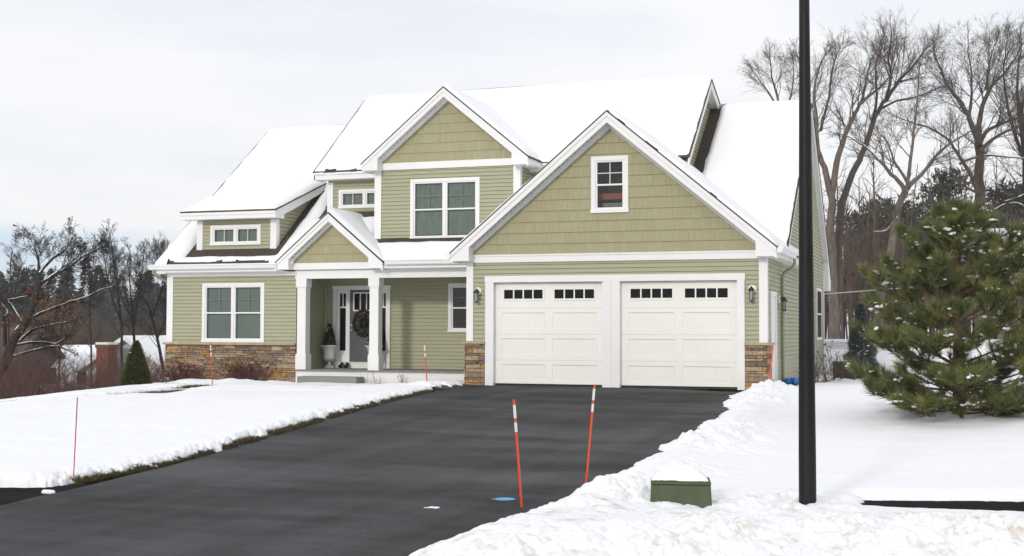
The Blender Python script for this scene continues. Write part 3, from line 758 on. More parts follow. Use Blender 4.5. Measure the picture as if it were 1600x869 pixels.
# ---- shed dormer on the left wing ---------------------------------------------
YD = 2.85; DX0, DX1 = -16.28, -13.80
frD = F_front(YD); win_d = (-15.87, -14.27, 3.665, 4.225)
zr = lambda y: 4.61+.35*(y-2.5)
wb = MB(); siding(wb, frD, 3.42, 4.45, DX0, DX1, [hole(*win_d)]); part(wb, 'siding_wall', 'siding')
wb = MB()
for f_ in (F_right(DX1), F_left(DX0)):
    wb = MB(); siding(wb, f_, 3.5, 5.6, lambda z: max(YD, 2.5+(z+.14-4.61)/.35), lambda z: 2.2+(z-3.09)/M1); part(wb, 'siding_wall', 'siding')
window(house, frD, *win_d, hung=False, grid='v', interior='blind', case=.08, mun='muntin_white', munbehind=False)
t = MB()
t.box(DX0-.03, DX0+.16, YD-.035, YD+.1, 3.40, 4.36); part(t, 'corner_board', 'trim'); t = MB(); t.box(DX1-.16, DX1, YD-.035, YD, 3.40, 4.36); t.box(DX1-.16, DX1+.03, YD, YD+.14, 3.40, 4.36); t.box(DX1, DX1+.03, YD-.035, YD, 3.4, 4.36)
part(t, 'corner_board', 'trim')
t = MB(); t.box(DX0+.16, DX1-.16, YD-.03, YD-.0, 3.40, 3.445); part(t, 'skirt_board', 'trim')
E0, E1 = -16.62, -13.62
sh = MB(); sh.prism_x([(2.47, zr(2.47)), (6.1, zr(6.1)), (6.1, zr(6.1)-.03), (2.47, zr(2.47)-.03)], E0-.02, E1+.02)
rd = part(sh, 'roof', 'roof_shingle')
fa = MB()
fa.box(E0, E1, 2.5, 2.53, 4.38, zr(2.5)-.034); fa.box(E0, E1, 2.478, 2.499, 4.49, zr(2.5)-.04)
fa.prism_x([(2.53, 4.378), (2.53, zr(2.53)-.034), (6.1, zr(6.1)-.034), (6.1, zr(6.1)-.22), (2.98, 4.5), (2.98, 4.378)], E1-.03, E1)
fa.prism_x([(2.53, 4.378), (2.53, zr(2.53)-.034), (6.1, zr(6.1)-.034), (6.1, zr(6.1)-.22), (2.98, 4.5), (2.98, 4.378)], E0, E0+.03)
fa.box(E0+.031, E1-.031, 2.531, YD+.05, 4.38, 4.40)
fa.prism_x([(2.9, zr(2.9)-.15), (6.1, zr(6.1)-.15), (6.1, zr(6.1)-.17), (2.9, zr(2.9)-.17)], DX1-.02, E1-.031)
part(fa, 'fascia', 'trim', rd)
roof_snow(rd, lambda U, V: (U, V, zr(V)+.002), E0, E1, 2.45, 6.1, lambda U, V: rect_sdf(U, V, E0+.02, E1-.02, 2.53, 9), .12, .06, .17, 41)

# ---- upper storey ----------------------------------------------------------------
YU = 4.3; UX0, UX1 = -12.93, -2.72; URY, URZ = 7.25, 8.40; UE, UEZ = 3.95, 5.80
MU = (URZ-UEZ)/(URY-UE); MB2 = .34
frU = F_front(YU); win_u = (-12.60, -10.98, 4.745, 5.285)
wb = MB(); siding(wb, frU, 4.5, 5.62, UX0, UX1, [hole(*win_u)]); part(wb, 'siding_wall', 'siding')
wb = MB(); up = lambda y: np.where(y < URY, UEZ+MU*(y-UE), URZ-MB2*(y-URY))
for f_ in (F_right(UX1), F_left(UX0)):
    # strip between the lower and the upper roof, courses by depth
    wb = MB(); siding(wb, f_, 4.6, URZ-.2, lambda z: max(YU, UE+(z+.2-UEZ)/MU), lambda z: min(2.2+(z-3.09)/M1, URY+(URZ-.2-z)/MB2) if z < RZ else URY+(URZ-.2-z)/MB2); part(wb, 'siding_wall', 'siding')
window(house, frU, *win_u, hung=False, grid='v', interior='blind', case=.08, mun='muntin_white', munbehind=False)
t = MB(); t.box(UX0-.03, UX0+.15, YU-.035, YU+.12, 4.55, 5.5); part(t, 'corner_board', 'trim')
t = MB(); t.box(UX0+.15, -10.9, YU-.03, YU, 4.55, 4.615); part(t, 'skirt_board', 'trim')
V0, V1 = -13.22, -2.47
sh = MB(); sh.prism_x([(UE-.03, UEZ-.03*MU), (URY, URZ), (URY, URZ-.035), (UE-.03, UEZ-.03*MU-.035)], V0-.02, V1+.02)
sh.prism_x([(URY, URZ), (12.0, URZ-MB2*(12-URY)), (12.0, URZ-MB2*(12-URY)-.035), (URY, URZ-.035)], V0-.02, V1+.02)
ru = part(sh, 'roof', 'roof_shingle')
fa = MB()
fa.box(V0, -6.3, UE, UE+.03, 5.55, UEZ-.03); fa.box(V0, -6.3, UE-.022, UE-.001, 5.68, UEZ-.04); fa.box(V0, V1, UE+.031, YU+.02, 5.55, 5.57)
fa.box(V0, V0+.03, UE+.03, YU+.2, 5.55, UEZ)
for X0, X1 in ((V0, V0+.03), (V1-.03, V1)):
    fa.prism_x([(UE, UEZ-.036), (URY, URZ-.04), (URY, URZ-.27), (UE, UEZ-.26)], X0, X1)
    fa.prism_x([(URY, URZ-.04), (12, URZ-MB2*(12-URY)-.04), (12, URZ-MB2*(12-URY)-.27), (URY, URZ-.27)], X0, X1)
    xi = (X1, X1+.25) if X0 < -8 else (X0-.25, X0)
    fa.prism_x([(UE+.05, UEZ-.19), (URY, URZ-.22), (URY, URZ-.24), (UE+.05, UEZ-.21)], *xi)
    fa.prism_x([(URY, URZ-.22), (12, URZ-MB2*(12-URY)-.22), (12, URZ-MB2*(12-URY)-.24), (URY, URZ-.24)], *xi)
part(fa, 'fascia', 'trim', ru)
roof_snow(ru, lambda U, V: (U, V, up(V)+.002), V0, V1, UE-.05, URY, lambda U, V: rect_sdf(U, V, V0+.02, V1-.02, UE+.01, 99), .12, .07, .17, 51)
roof_snow(ru, lambda U, V: (U, V, up(V)+.002), V0, V1, URY, 12, lambda U, V: rect_sdf(U, V, V0+.05, V1-.05, 0, 99), .12, .12, .17, 52)
wb = MB(); siding(wb, F_front(0), 0, 0, 0, 0)

# ---- big upper front gable ---------------------------------------------------------
YG = 3.15; G2C, G2H, G2P, G2M = -8.81, 2.36, 7.757, .822
gable_roof(G2C, G2H, G2P, G2M, YG-.35, 6.6, deck=.27, ret_z=5.60, ret_in=.45, ywall=YG, snow_seed=60, inner=.08)
frG = F_front(YG); A0, A1 = -10.91, -6.79
win_2 = (-9.885, -7.90, 3.715, 5.355)
wb = MB(); siding(wb, frG, 3.63, 5.63, A0+.02, A1-.02, [hole(*win_2)]); part(wb, 'siding_wall', 'siding')
wb = MB(); siding(wb, F_right(A1), 3.6, 5.62, YG+.02, YU); part(wb, 'siding_wall', 'siding'); wb = MB(); siding(wb, F_left(A0), 3.6, 5.62, YG+.02, YU); part(wb, 'siding_wall', 'siding')
window(house, frG, *win_2, interior='curtain')
t = MB(); t.box(A0-.03, A0+.165, YG-.035, YG+.12, 3.6, 5.6); part(t, 'corner_board', 'trim')
t = MB(); t.box(A1-.165, A1+.03, YG-.035, YG+.12, 3.6, 5.6); part(t, 'corner_board', 'trim')
t = MB(); t.box(A0+.1, A1-.1, YG-.045, YG+.02, 5.63, 5.815); part(t, 'frieze_board', 'trim')
t = MB(); t.box(A0+.165, A1-.165, YG-.035, YG, 3.60, 3.65); part(t, 'skirt_board', 'trim')
tl2 = lambda z: G2C-(G2P-.25-z)/G2M; tr2 = lambda z: G2C+(G2P-.25-z)/G2M
sk = MB(); shakes(sk, frG, 5.81, G2P-.26, tl2, tr2, seed=15); s_ = part(sk, 'shingle_gable', 'shake')
bk = MB(); bk.face(frG(tl2(5.8), 5.8, .001), frG(tr2(5.8), 5.8, .001), frG(G2C, G2P-.25, .001)); part(bk, 'backing_panel', 'shake', s_)

# ---- downspouts, wall lamps -----------------------------------------------------------
def spout(pts):
    t = MB(); t.tube(pts, .042, 8); part(t, 'downspout', 'downspout', smooth=True)
spout([(.36, 2.3, 3.0), (.36, 2.3, 2.9), (.30, 2.34, 2.80), (.10, 2.42, 2.68), (.065, 2.43, 2.58), (.065, 2.43, 1.0), (.065, 2.43, .05), (.16, 2.40, .0)])
spout([(-7.42, 1.95, 3.06), (-7.42, 2.0, 2.93), (-7.36, 2.1, 2.84), (-7.2, 2.3, 2.78), (-7.12, 2.4, 2.7)])
spout([(-17.26, 2.14, 2.97), (-17.26, 2.14, 2.90), (-17.22, 2.3, 2.78), (-17.10, 2.55, 2.66), (-17.07, 2.62, 2.5), (-17.07, 2.62, -.3)])
def wall_lamp(P, n):
    """n: outward direction (x,y)"""
    nx, ny = n; x, y, z = P
    blk = MB(); blk.tube([(x, y, z+.03), (x+nx*.03, y+ny*.03, z+.03)], [.095, .09], 16)
    ir = MB(); ir.tube([(x+nx*.03, y+ny*.03, z+.03), (x+nx*.09, y+ny*.09, z+.07), (x+nx*.13, y+ny*.13, z+.06)], .016, 6)
    c = (x+nx*.13, y+ny*.13, z)
    ir.lathe((c[0], c[1], z-.02), [(.075, 0), (.075, .02), (.05, .06), (.02, .085), (.01, .11)], 10)
    ir.lathe((c[0], c[1], z-.235), [(.02, -.02), (.045, 0), (.045, .015)], 10)
    for k in range(4):
        a = PI/4+k*PI/2; px, py = c[0]+.055*math.cos(a), c[1]+.055*math.sin(a); qx, qy = c[0]+.042*math.cos(a), c[1]+.042*math.sin(a)
        ir.tube([(qx, qy, z-.225), (px, py, z-.015)], .006, 4)
    o = part(ir, 'wall_lamp', 'black_metal'); blk.build('mounting_block', 'trim', o)
    g = MB(); g.lathe((c[0], c[1], z-.22), [(.036, 0), (.05, .2)], 8); g.build('lamp_glass', 'lamp_glass', o)
wall_lamp((-6.76, -.012, 2.20), (0, -1)); wall_lamp((-.305, -.012, 2.20), (0, -1)); wall_lamp((.014, 2.05, 2.02), (1, 0))

# ================================================================== GROUND
EDGE = [(-40, -5.05), (-17.5, -5.05), (-16.8, -4.92), (-15.6, -4.93), (-12.8, -5.26), (-8.5, -5.80), (-3.6, -6.44), (-2.0, -6.9), (0.0, -7.02), (40, -7.02)]
ey = np.array([e[0] for e in EDGE]); ex = np.array([e[1] for e in EDGE])
def edgeL(Y): return np.interp(Y, ey, ex)
EDGE_R = .20
def G(x, y):
    s, t = xy2st(x, y)
    z = -.36+.36*sstep(12, 27, t)-.17*sstep(-7.2, -9.6, x)*sstep(15, 23, t)
    z = z+.10*sstep(5, 10, s)*sstep(14, 20, t)*sstep(40, 30, t)-.34*sstep(23, 36, t)*sstep(3, 7, s)
    xc = -12.9-.30*np.clip(y+7.57, -40, 9.8)
    d = np.clip(xc-x, 0, 60)
    z = z-np.minimum(.060*d**1.45, 2.2+.075*d)
    return z
def Gs(s, t): return G(*st2xy(s, t))
def grow(a, b, d, far, k=1.22):
    v = list(np.arange(a, b+d, d)); st = d
    lo = []; x = a
    while x > -far: st *= k; x -= st; lo.append(x)
    st = d; x = v[-1]; hi = []
    while x < far: st *= k; x += st; hi.append(x)
    return np.array(lo[::-1]+v+hi)
S_ = grow(-20, 16, .3, 700); T_ = grow(-4, 46, .3, 900); T_ = T_[T_ > -150]
Sg, Tg = np.meshgrid(S_, T_); Xg, Yg = st2xy(Sg, Tg); Zg = G(Xg, Yg)
drive_in = np.minimum(np.minimum(Xg-edgeL(Yg), EDGE_R+.3-Xg), -Yg+.1)
drive_in = np.where(Tg < 13.7, 1, drive_in)
Zg = Zg-.03+.09*sstep(.05, -.25, drive_in)
Zg = np.where(Tg < 13.7, np.minimum(Zg, Gs(Sg, Tg)-.03), Zg)
ground = np_mesh('ground', np.stack([Xg, Yg, Zg], -1).reshape(-1, 3), grid_faces(*Sg.shape), 'ground', None, True)
a = ground.data.attributes.new('snowy', 'FLOAT', 'POINT')
sn = np.where((Sg < 14) & (Sg > -13) & (Tg < 34) & (Tg > 8), 0.0, .75)
sn = np.where(Xg < -22, .36, sn); sn = np.where(Tg > 75, .42, sn)
a.data.foreach_set('value', sn.ravel().astype(np.float32)); tag(ground, kind='structure')

def strip(name, rows, mat, lift, nmid=10):
    """rows: list of (t, s0, s1)"""
    V = []; 
    for (t, s0, s1) in rows:
        for k in range(nmid+1):
            s = s0+(s1-s0)*k/nmid; x, y = st2xy(s, t); V.append((x, y, float(Gs(s, t))+lift))
    return np_mesh(name, V, grid_faces(len(rows), nmid+1), mat, None, True)
# driveway: rows across by world Y converted into a strip of its own
K = 24; Lp = [(float(edgeL(y)), y) for y in np.linspace(.10, -15.4, 48)]; Rp = [(EDGE_R+.55, y) for y in np.linspace(.10, -15.4, 48)]
for (t0, sl, yr) in ((13.44, -4.47, -15.9), (12.7, -4.68, -16.4), (12.0, -4.80, -16.9), (11.4, -5.4, -17.5), (10.8, -7.0, -18.1), (10.2, -10.0, -18.7), (9.6, -14, -19.3), (9.0, -20, -19.9), (8.4, -26, -20.5)):
    Lp.append(st2xy(sl, t0)); Rp.append((EDGE_R+.55, yr))
V = []; rows = len(Lp)
for (a_, b_) in zip(Lp, Rp):
    for k in range(K+1):
        x = a_[0]+(b_[0]-a_[0])*k/K; y = a_[1]+(b_[1]-a_[1])*k/K; V.append((x, y, float(G(x, y))+.006))
drv = np_mesh('driveway', V, grid_faces(rows, K+1), 'drive_asphalt', None, True); tag(drv, kind='structure')
st_ = strip('street', [(t, -60, 60) for t in (8.45, 6, 3, 0, -3, -8)], 'drive_asphalt', .002, 60); tag(st_, kind='structure')
sw = strip('sidewalk', [(t, -45, -4.0) for t in (13.62, 13.25, 12.9, 12.5, 12.0, 11.6)], 'walk_asphalt', .0, 40); tag(sw, kind='structure')
sw2 = strip('sidewalk', [(t, 1.5, 45) for t in (12.95, 12.5, 12.0, 11.6)], 'walk_asphalt', .0, 40); tag(sw2, kind='structure')
# paver walk from the drive to the granite step
V = []
pw = [(-6.85, -2.9), (-8.4, -2.0), (-10.0, -.6), (-11.2, .7), (-11.8, 1.9)]
for i, (x, y) in enumerate(pw):
    a_, b_ = pw[max(i-1, 0)], pw[min(i+1, len(pw)-1)]; d = np.array([b_[0]-a_[0], b_[1]-a_[1]]); d /= np.hypot(*d); n_ = np.array([-d[1], d[0]])
    for k in (-1, 0, 1): q = np.array([x, y])+n_*k*.6; V.append((q[0], q[1], float(G(*q))+.075))
path = np_mesh('path', V, grid_faces(len(pw), 3), 'paver'); tag(path, kind='structure')
# mulch bed under the house front shows bare in places through the snow; kept as ground

# ---- snow cover: fine height field, cut by the paths and beds
def snow_field(name, q0, q1, t0, t1, nq, nt, fn, mat):
    q = np.linspace(q0, q1, nq); t = np.exp(np.linspace(math.log(t0), math.log(t1), nt)); Q, T = np.meshgrid(q, t)
    S = Q*T; X, Y = st2xy(S, T); h, grit = fn(S, T, X, Y); Z = G(X, Y)+h
    hv = h.ravel(); F = grid_faces(nt, nq); keep = (hv[F] > -.10).any(1); F = F[keep]
    used = np.unique(F); mp = -np.ones(hv.size, int); mp[used] = np.arange(len(used))
    P = np.stack([X, Y, Z], -1).reshape(-1, 3)[used]
    o = np_mesh(name, P, mp[F], mat, None, True)
    a = o.data.attributes.new('grit', 'FLOAT', 'POINT'); a.data.foreach_set('value', grit.ravel()[used].astype(np.float32))
    return tag(o, kind='structure')
def prof(d, h, w):   # rounded edge
    return np.where(d > 0, h*np.sqrt(np.clip(d/w, 0, 1)), np.maximum(d*2.2, -.3))
BARE = [(-15.4, -6.9, -13.1, -5.6, .08, .22), (-13.1, -5.5, -13.3, -2.4, -.04, .35), (-13.6, -1.7, -14.0, -.5, .20, .25), (-16.4, 0, -15.2, .35, -.03, .3), (-13.7, 1.95, -12.7, 1.7, .22, .3), (-7.25, -1.3, -8.0, -1.0, .26, .25)]
def left_snow(S, T, X, Y):
    n1 = fbm(X*2.2, Y*2.2, 4, 3); n2 = fbm(X*6, Y*6, 3, 9)
    n3 = fbm(X*15, Y*15, 2, 29); d = edgeL(Y)-X-.10+.17*n1+.20*n2+.16*n3
    d = np.minimum(d, (T-13.42)*1.0+.18*n1+.10*n2)
    d = np.minimum(d, np.where(X < -7.1, np.where(X > -13.2, 2.35, 2.05)-Y+.25*n1+.1*n2, .1-Y+.2*n1))
    d = np.minimum(d, 40)
    # bare places: beside the walk, along the bed edge, footprint-thin spots on the lawn crest
    def seg(x0, y0, x1, y1, w):
        vx, vy = x1-x0, y1-y0; L = vx*vx+vy*vy; u = np.clip(((X-x0)*vx+(Y-y0)*vy)/L, 0, 1)
        return np.hypot(X-x0-u*vx, Y-y0-u*vy)-w
    n4 = fbm(X*4, Y*4, 3, 41)
    for (x0, y0, x1, y1, w_, k_) in BARE: d = np.minimum(d, seg(x0, y0, x1, y1, w_)+k_*n4+.3*n1)
    d = np.minimum(d, seg(-7.1, -2.6, -7.9, -2.2, .34)+.25*n1)
    h = prof(d, .115-.055*sstep(-1, 1, Y), .16)
    for (x0, y0, x1, y1, w_, k_) in BARE[:5]:      # the snow thins out on the side facing the street
        vx, vy = x1-x0, y1-y0; u = np.clip(((X-x0)*vx+(Y-y0)*vy)/(vx*vx+vy*vy), 0, 1); px_, py_ = x0+u*vx, y0+u*vy; tn = xy2st(px_, py_)[1]
        h = np.where((h > 0) & (T < tn), h*(.10+.90*np.clip(sstep(.0, 1.5, np.hypot(X-px_, Y-py_))+1.5*np.clip(vnoise(X*1.1, Y*1.1, 83)-.50, 0, 1), 0, 1)), h)
    ins = sstep(0, .3, d)
    h = h+ins*(.07*fbm(X*.5, Y*.5, 3, 5)+.030*fbm(X*1.6, Y*1.6, 3, 6)+.012*n2)
    # low drift beside the bed edge
    h = h+ins*.05*np.exp(-((seg(-12.8, -2.9, -8.0, -1.7, 0)-.55)/.35)**2)*sstep(-13, -12.3, X)
    h = h+ins*.07*np.exp(-((seg(-12.2, .9, -8.3, 1.3, 0))/.45)**2)*(.7+fbm(X*2, Y*2, 3, 31))
    h = h+ins*.13*np.exp(-((seg(-15.2, .9, -12.9, 1.0, 0))/.5)**2)*(.8+fbm(X*2, Y*2, 3, 33))
    edge = sstep(.5, .02, d)*(d > 0)
    h = h+edge*(.045*cells(X*5+n1*2, Y*5, 3)*vnoise(X*2.3, Y*2.3, 66)+.025*cells(X*17, Y*17, 4)*vnoise(X*3, Y*3, 68)+.03*n2-.012)
    return h, 0*h
snow_field('lawn_snow', -.62, .02, 11.5, 48, 760, 560, left_snow, 'snow')
def right_snow(S, T, X, Y):
    n1 = fbm(X*1.7, Y*1.7, 4, 13); n2 = fbm(X*5, Y*5, 4, 19); n3 = fbm(X*14, Y*14, 3, 23)
    near = sstep(13.2, 11.2, T)
    d = X-EDGE_R-.05+.60*sstep(-8, -1.6, Y)+.34*n1+.24*n2+.12*n3
    d = np.where(Y > -.3, np.minimum(d, np.where(Y < .3, -Y-.25+np.maximum(X-.12, 0)*3, X-.12)), d)
    d = np.minimum(d, (T-7.6)+.3*n1)
    # front bank spills towards the street past the drive edge
    d2 = S+.75-.62*(T-9.4)*(T > 9.4)+.35*n1+.2*n2
    d = np.where(T < 11.2, np.maximum(np.minimum(d2, T-7.6), -1)*1.0, d)
    # cleared sidewalk seen on the right
    wlk = np.where(T > 12.32, T-12.60, 12.32-T-np.clip(.06+.30*(S-3.4), -.2, .50)-.22*n1)+.05*n3-.14*n2; wlk = np.maximum(wlk, 3.3-S+.5*n1)
    d = np.minimum(d, np.where(T > 12.32, np.maximum(wlk*1.3, 3.35-S), np.maximum(wlk*.5, 3.35-S)))
    h = prof(d, .085, .30)
    ins = sstep(0, .6, d)
    bank = .09*np.exp(-((X-EDGE_R-.45+.5*sstep(-8, -1.6, Y))/.5)**2)*sstep(-.2, -2, Y)
    front = .15*np.exp(-((T-9.2)/1.1)**2)*sstep(-1.2, .6, S)
    front = front*(1-.30*np.exp(-((S-1.5)/.55)**2)*sstep(9.8, 10.8, T))-.035*np.exp(-((S-1.6)/.62)**4-((T-11.0)/.9)**4)
    rough = np.clip(np.exp(-((X-EDGE_R-.4+.4*sstep(-8, -1.6, Y))/.75)**2)+.9*near, 0, 1)
    patch = sstep(.35, .7, vnoise(X*.9, Y*.9, 61)+.35*(vnoise(X*2.7, Y*2.7, 62)-.5)); lump = rough*(.30+1.15*patch)*(.11*(cells(X*2.6+n1, Y*2.6, 5)-.35)*vnoise(X*1.1, Y*1.1, 4)+.075*(cells(X*6+n1*2, Y*6, 6)-.3)*vnoise(X*2, Y*2, 8)**1.5+.028*(cells(X*15, Y*15, 7)-.3)*vnoise(X*3, Y*3, 10)*1.6+.010*(cells(X*34, Y*34, 9)-.3)*patch+.06*n1+.05*n2)*(1-.6*np.exp(-((S-1.55)/.5)**2-((T-11.6)/.8)**2))
    h = h+ins*(bank+front+lump+.06*fbm(X*.45, Y*.45, 3, 15)+.030*fbm(X*1.5, Y*1.5, 3, 16)+.006*n3)
    # the drift behind the cabinet and the rise towards the pine
    h = h+ins*.10*sstep(13.5, 17, T)*sstep(4, 8, S)*(1+fbm(X*.6, Y*.6, 2, 44))
    h = np.where(h > 0, h*(1-.78*sstep(10.4, 11.7, T)*sstep(2.7, 3.7, S)*(T < 12.4)), h)
    grit = near*(.25+.75*vnoise(X*1.2, Y*1.2, 12))+.3*rough
    return h, grit
snow_field('bank_snow', -.16, .62, 7.3, 60, 900, 720, right_snow, 'bank_snow')

# ---- grass along the drive and in the bare spots (uncountable)
def blades(name, pts, hmin, hmax, mat='grass_blade', lean=.6, wid=.006):
    n = len(pts); P = np.asarray(pts); a = rng.uniform(0, 2*PI, n); L = rng.uniform(hmin, hmax, n); le = rng.uniform(.1, lean, n)
    d = np.stack([np.cos(a)*le, np.sin(a)*le, np.ones(n)], 1); b = rng.uniform(0, 2*PI, n); w = np.stack([np.cos(b), np.sin(b), 0*b], 1)*wid
    A = P-w; B = P+w; Tt = P+d*L[:, None]
    V = np.stack([A, B, Tt], 1).reshape(-1, 3); F = np.arange(3*n).reshape(-1, 3)
    return np_mesh(name, V, F, mat)
pts = []
yy_ = rng.uniform(-17.0, -3.3, 26000); xx_ = edgeL(yy_)-np.abs(rng.normal(0, .075, 26000))+.01; ok_ = vnoise(yy_*3.5, xx_*3.5, 77)+.3*vnoise(yy_*17, xx_*17, 78) > .42
for x, y in zip(xx_[ok_], yy_[ok_]):
    x = float(x); y = float(y); pts.append((x, y, 0))
for (cx, cy, r1, r2, k) in ((-13.8, -1.1, .5, .9, 2500), (-14.3, -6.2, 1.6, .8, 4000), (-13.2, -4.0, .3, 1.4, 900), (-15.8, .2, .9, .3, 500)):
    for i in range(k): pts.append((cx+rng.normal(0, r1*.5), cy+rng.normal(0, r2*.5), 0))
P = np.array(pts); P[:, 2] = G(P[:, 0], P[:, 1])+.0+.055*sstep(.02, -.22, P[:, 0]-edgeL(P[:, 1]))
gb = blades('grass', P, .015, .055, lean=1.6); tag(gb, 'short olive brown grass showing between the lawn snow and driveway', 'grass', kind='stuff')

# ================================================================== THINGS IN THE YARD
def rod(base, top, r, mat, label, bands=True):
    b = np.array(base, float); t = np.array(top, float)
    o = thing('marker_rod', label, 'marker', tuple(b), 'driveway snow marker rods')
    m = MB(); m.tube([b-(t-b)*.12, b, t], [r, r, r], 7); m.build('rod', mat, o)
    if bands:
        for (p, q) in ((.70, .79), (.83, .955)):
            k = MB(); k.tube([b+(t-b)*p, b+(t-b)*q], r*1.12, 7); k.build('reflective_band', 'white_tape', o)
    return o
rod(at(815, 789, 11.95), at(803, 625, 11.8), .012, 'orange_rod', 'orange marker rod with white bands standing next to the blue disc in the driveway')
rod(at(917, 741, 13.7), at(929, 601, 13.5), .012, 'orange_rod', 'orange marker rod stuck aslant in the snowbank in front of the garage doors')
rod(at(668, 609, 29.3), at(663, 536, 29.2), .013, 'orange_rod', 'thin orange marker rod at the lawn corner before the porch')
rod(at(332, 606, 32.0), at(329, 536, 31.9), .012, 'red_rod', 'thin red marker rod in the snow before the stone wall of the left wing', True)
rod(at(115, 745, 13.75), at(121, 621, 13.6), .006, 'red_rod', 'very thin dull red marker rod alone on the lawn by the sidewalk', False)
rod(at(1201, 606, 27.8), at(1208, 540, 27.95), .016, 'orange_rod', 'orange marker rod leaning against the right stone corner of the garage', False)

# lamp post
b = at(1262, 796, 11.45); b[2] -= .02
lp = thing('lamp_post', 'tall black tapered lamp post standing in the roadside snow', 'lamp post', tuple(b))
m = MB(); Ht = 5.3; dx = -.012
m.lathe((b[0], b[1], b[2]), [(.085, -.3), (.078, .0), (.077, .5), (.065, 2.2), (.049, 4.2), (.043, Ht)], 24)
m.build('pole', 'pole', lp, True)
m = MB(); c = (b[0], b[1], b[2]+Ht)
m.lathe(c, [(.06, 0), (.08, .05), (.07, .09), (.12, .14)], 16); m.lathe((c[0], c[1], c[2]+.46), [(.2, 0), (.14, .08), (.04, .16), (.01, .2)], 16)
for k in range(4): a_ = PI/4+k*PI/2; m.tube([(c[0]+.11*math.cos(a_), c[1]+.11*math.sin(a_), c[2]+.13), (c[0]+.17*math.cos(a_), c[1]+.17*math.sin(a_), c[2]+.46)], .01, 5)
m.build('lantern', 'black_metal', lp)
m = MB(); m.lathe((c[0], c[1], c[2]+.14), [(.09, 0), (.15, .31)], 12); m.build('lantern_glass', 'lamp_glass', lp)

# green cable cabinet
cb = at(1064, 794, 11.5); gz = cb[2]
ub = thing('utility_box', 'low green utility box with a snow cap half sunk in the snowbank', 'utility box', tuple(cb))
def cab(s, t, z):
    x, y = CAM[0]+0, 0
    q = cb[:2]+AX*(s*math.cos(-.12)-t*math.sin(-.12))+BX*(s*math.sin(-.12)+t*math.cos(-.12)); return (q[0], q[1], gz+z)
def frustum(mb, x0, x1, t0, t1, z0, X0, X1, T0, T1, z1):
    n = len(mb.v)
    for (a_, c_, z) in ((x0, t0, z0), (x1, t0, z0), (x1, t1, z0), (x0, t1, z0), (X0, T0, z1), (X1, T0, z1), (X1, T1, z1), (X0, T1, z1)): mb.v.append(cab(a_, c_, z))
    mb.f += [tuple(n+i for i in q) for q in ((0, 3, 2, 1), (4, 5, 6, 7), (0, 1, 5, 4), (1, 2, 6, 5), (2, 3, 7, 6), (3, 0, 4, 7))]
m = MB(); frustum(m, -.285, .285, 0, .42, -.15, -.268, .268, .035, .39, .205)
bo = m.build('body', 'utility_green', ub)
md = bo.modifiers.new('b', 'BEVEL'); md.width = .012; md.segments = 2
m = MB(); frustum(m, -.276, .276, .02, .405, .206, -.262, .262, .04, .385, .240)
ld = m.build('lid', 'utility_green', ub); md = ld.modifiers.new('b', 'BEVEL'); md.width = .01; md.segments = 2
m = MB(); frustum(m, .283, .2835, .012, .405, -.15, .2665, .267, .045, .38, .20); m.build('side_panel', 'utility_side', ub)
nu, nv = 40, 28; U, Vv = np.meshgrid(np.linspace(-.265, .245, nu), np.linspace(.035, .385, nv))
d = np.minimum(np.minimum(U+.265, .245-U), np.minimum(Vv-.035, .385-Vv))+.012*fbm(U*14, Vv*14, 3, 71)
hh = .240+np.where(d > 0, .105*np.sin(PI/2*np.clip(d/.17, 0, 1))**.8*(1+.6*fbm(U*4, Vv*4, 3, 72)), d*.3)-.002
PP = np.array([cab(a_, c_, z) for a_, c_, z in zip(U.ravel(), Vv.ravel(), hh.ravel())]); np_mesh('snow_cap', PP, grid_faces(nv, nu), 'snow', ub, True)

# blue valve cover in the drive, loose snow bits
p = at(789, 770, 12.5); gz = float(G(p[0], p[1]))
m = MB(); m.lathe((p[0], p[1], gz), [(.10, -.05), (.10, .012), (.085, .016), (.02, .018)], 24)
vc = thing('valve_cover', 'round blue water valve cover set in the dark driveway', 'valve cover', (p[0], p[1], gz)); m.build('lid', 'blue_plastic', vc)
m = MB(); m.lathe((p[0]-.02, p[1]+.01, gz), [(.125, -.05), (.125, .009)], 24); m.build('lid_shadow', 'black_metal', vc)  # black disc set off-centre, a painted shadow edge on the lid's left
for k, (x, y, t, r, lab) in enumerate(((75, 768, 12.9, .05, 'small snow lump lying on the dark sidewalk'), (680, 794, 11.9, .04, 'tiny flat snow patch on the driveway left of the blue disc'), (668, 796, 11.9, .022, 'tiniest speck of snow on the driveway left of the blue disc'), (660, 552+30+8, 30, .05, ''))):
    if not lab: continue
    p = at(x, y, t); gz = float(G(p[0], p[1])); m = MB()
    for j in range(4): m.blob((p[0]+random.uniform(-r, r)*1.2, p[1]+random.uniform(-r, r)*.6, gz+.01), r*.8, r*.6, r*(.55 if k == 0 else .18), k*9+j)
    o = m.build('snow_lump', 'snow', None, True); tag(o, lab, 'snow', 'loose snow on the asphalt')

# granite step
m = MB(); m.box(-12.62, -10.88, 1.95, 2.42, -.2, .065)
o = m.build('stone_step', 'granite'); md = o.modifiers.new('b', 'BEVEL'); md.width = .015; md.segments = 2
tag(o, 'long grey granite step before the front porch', 'step')

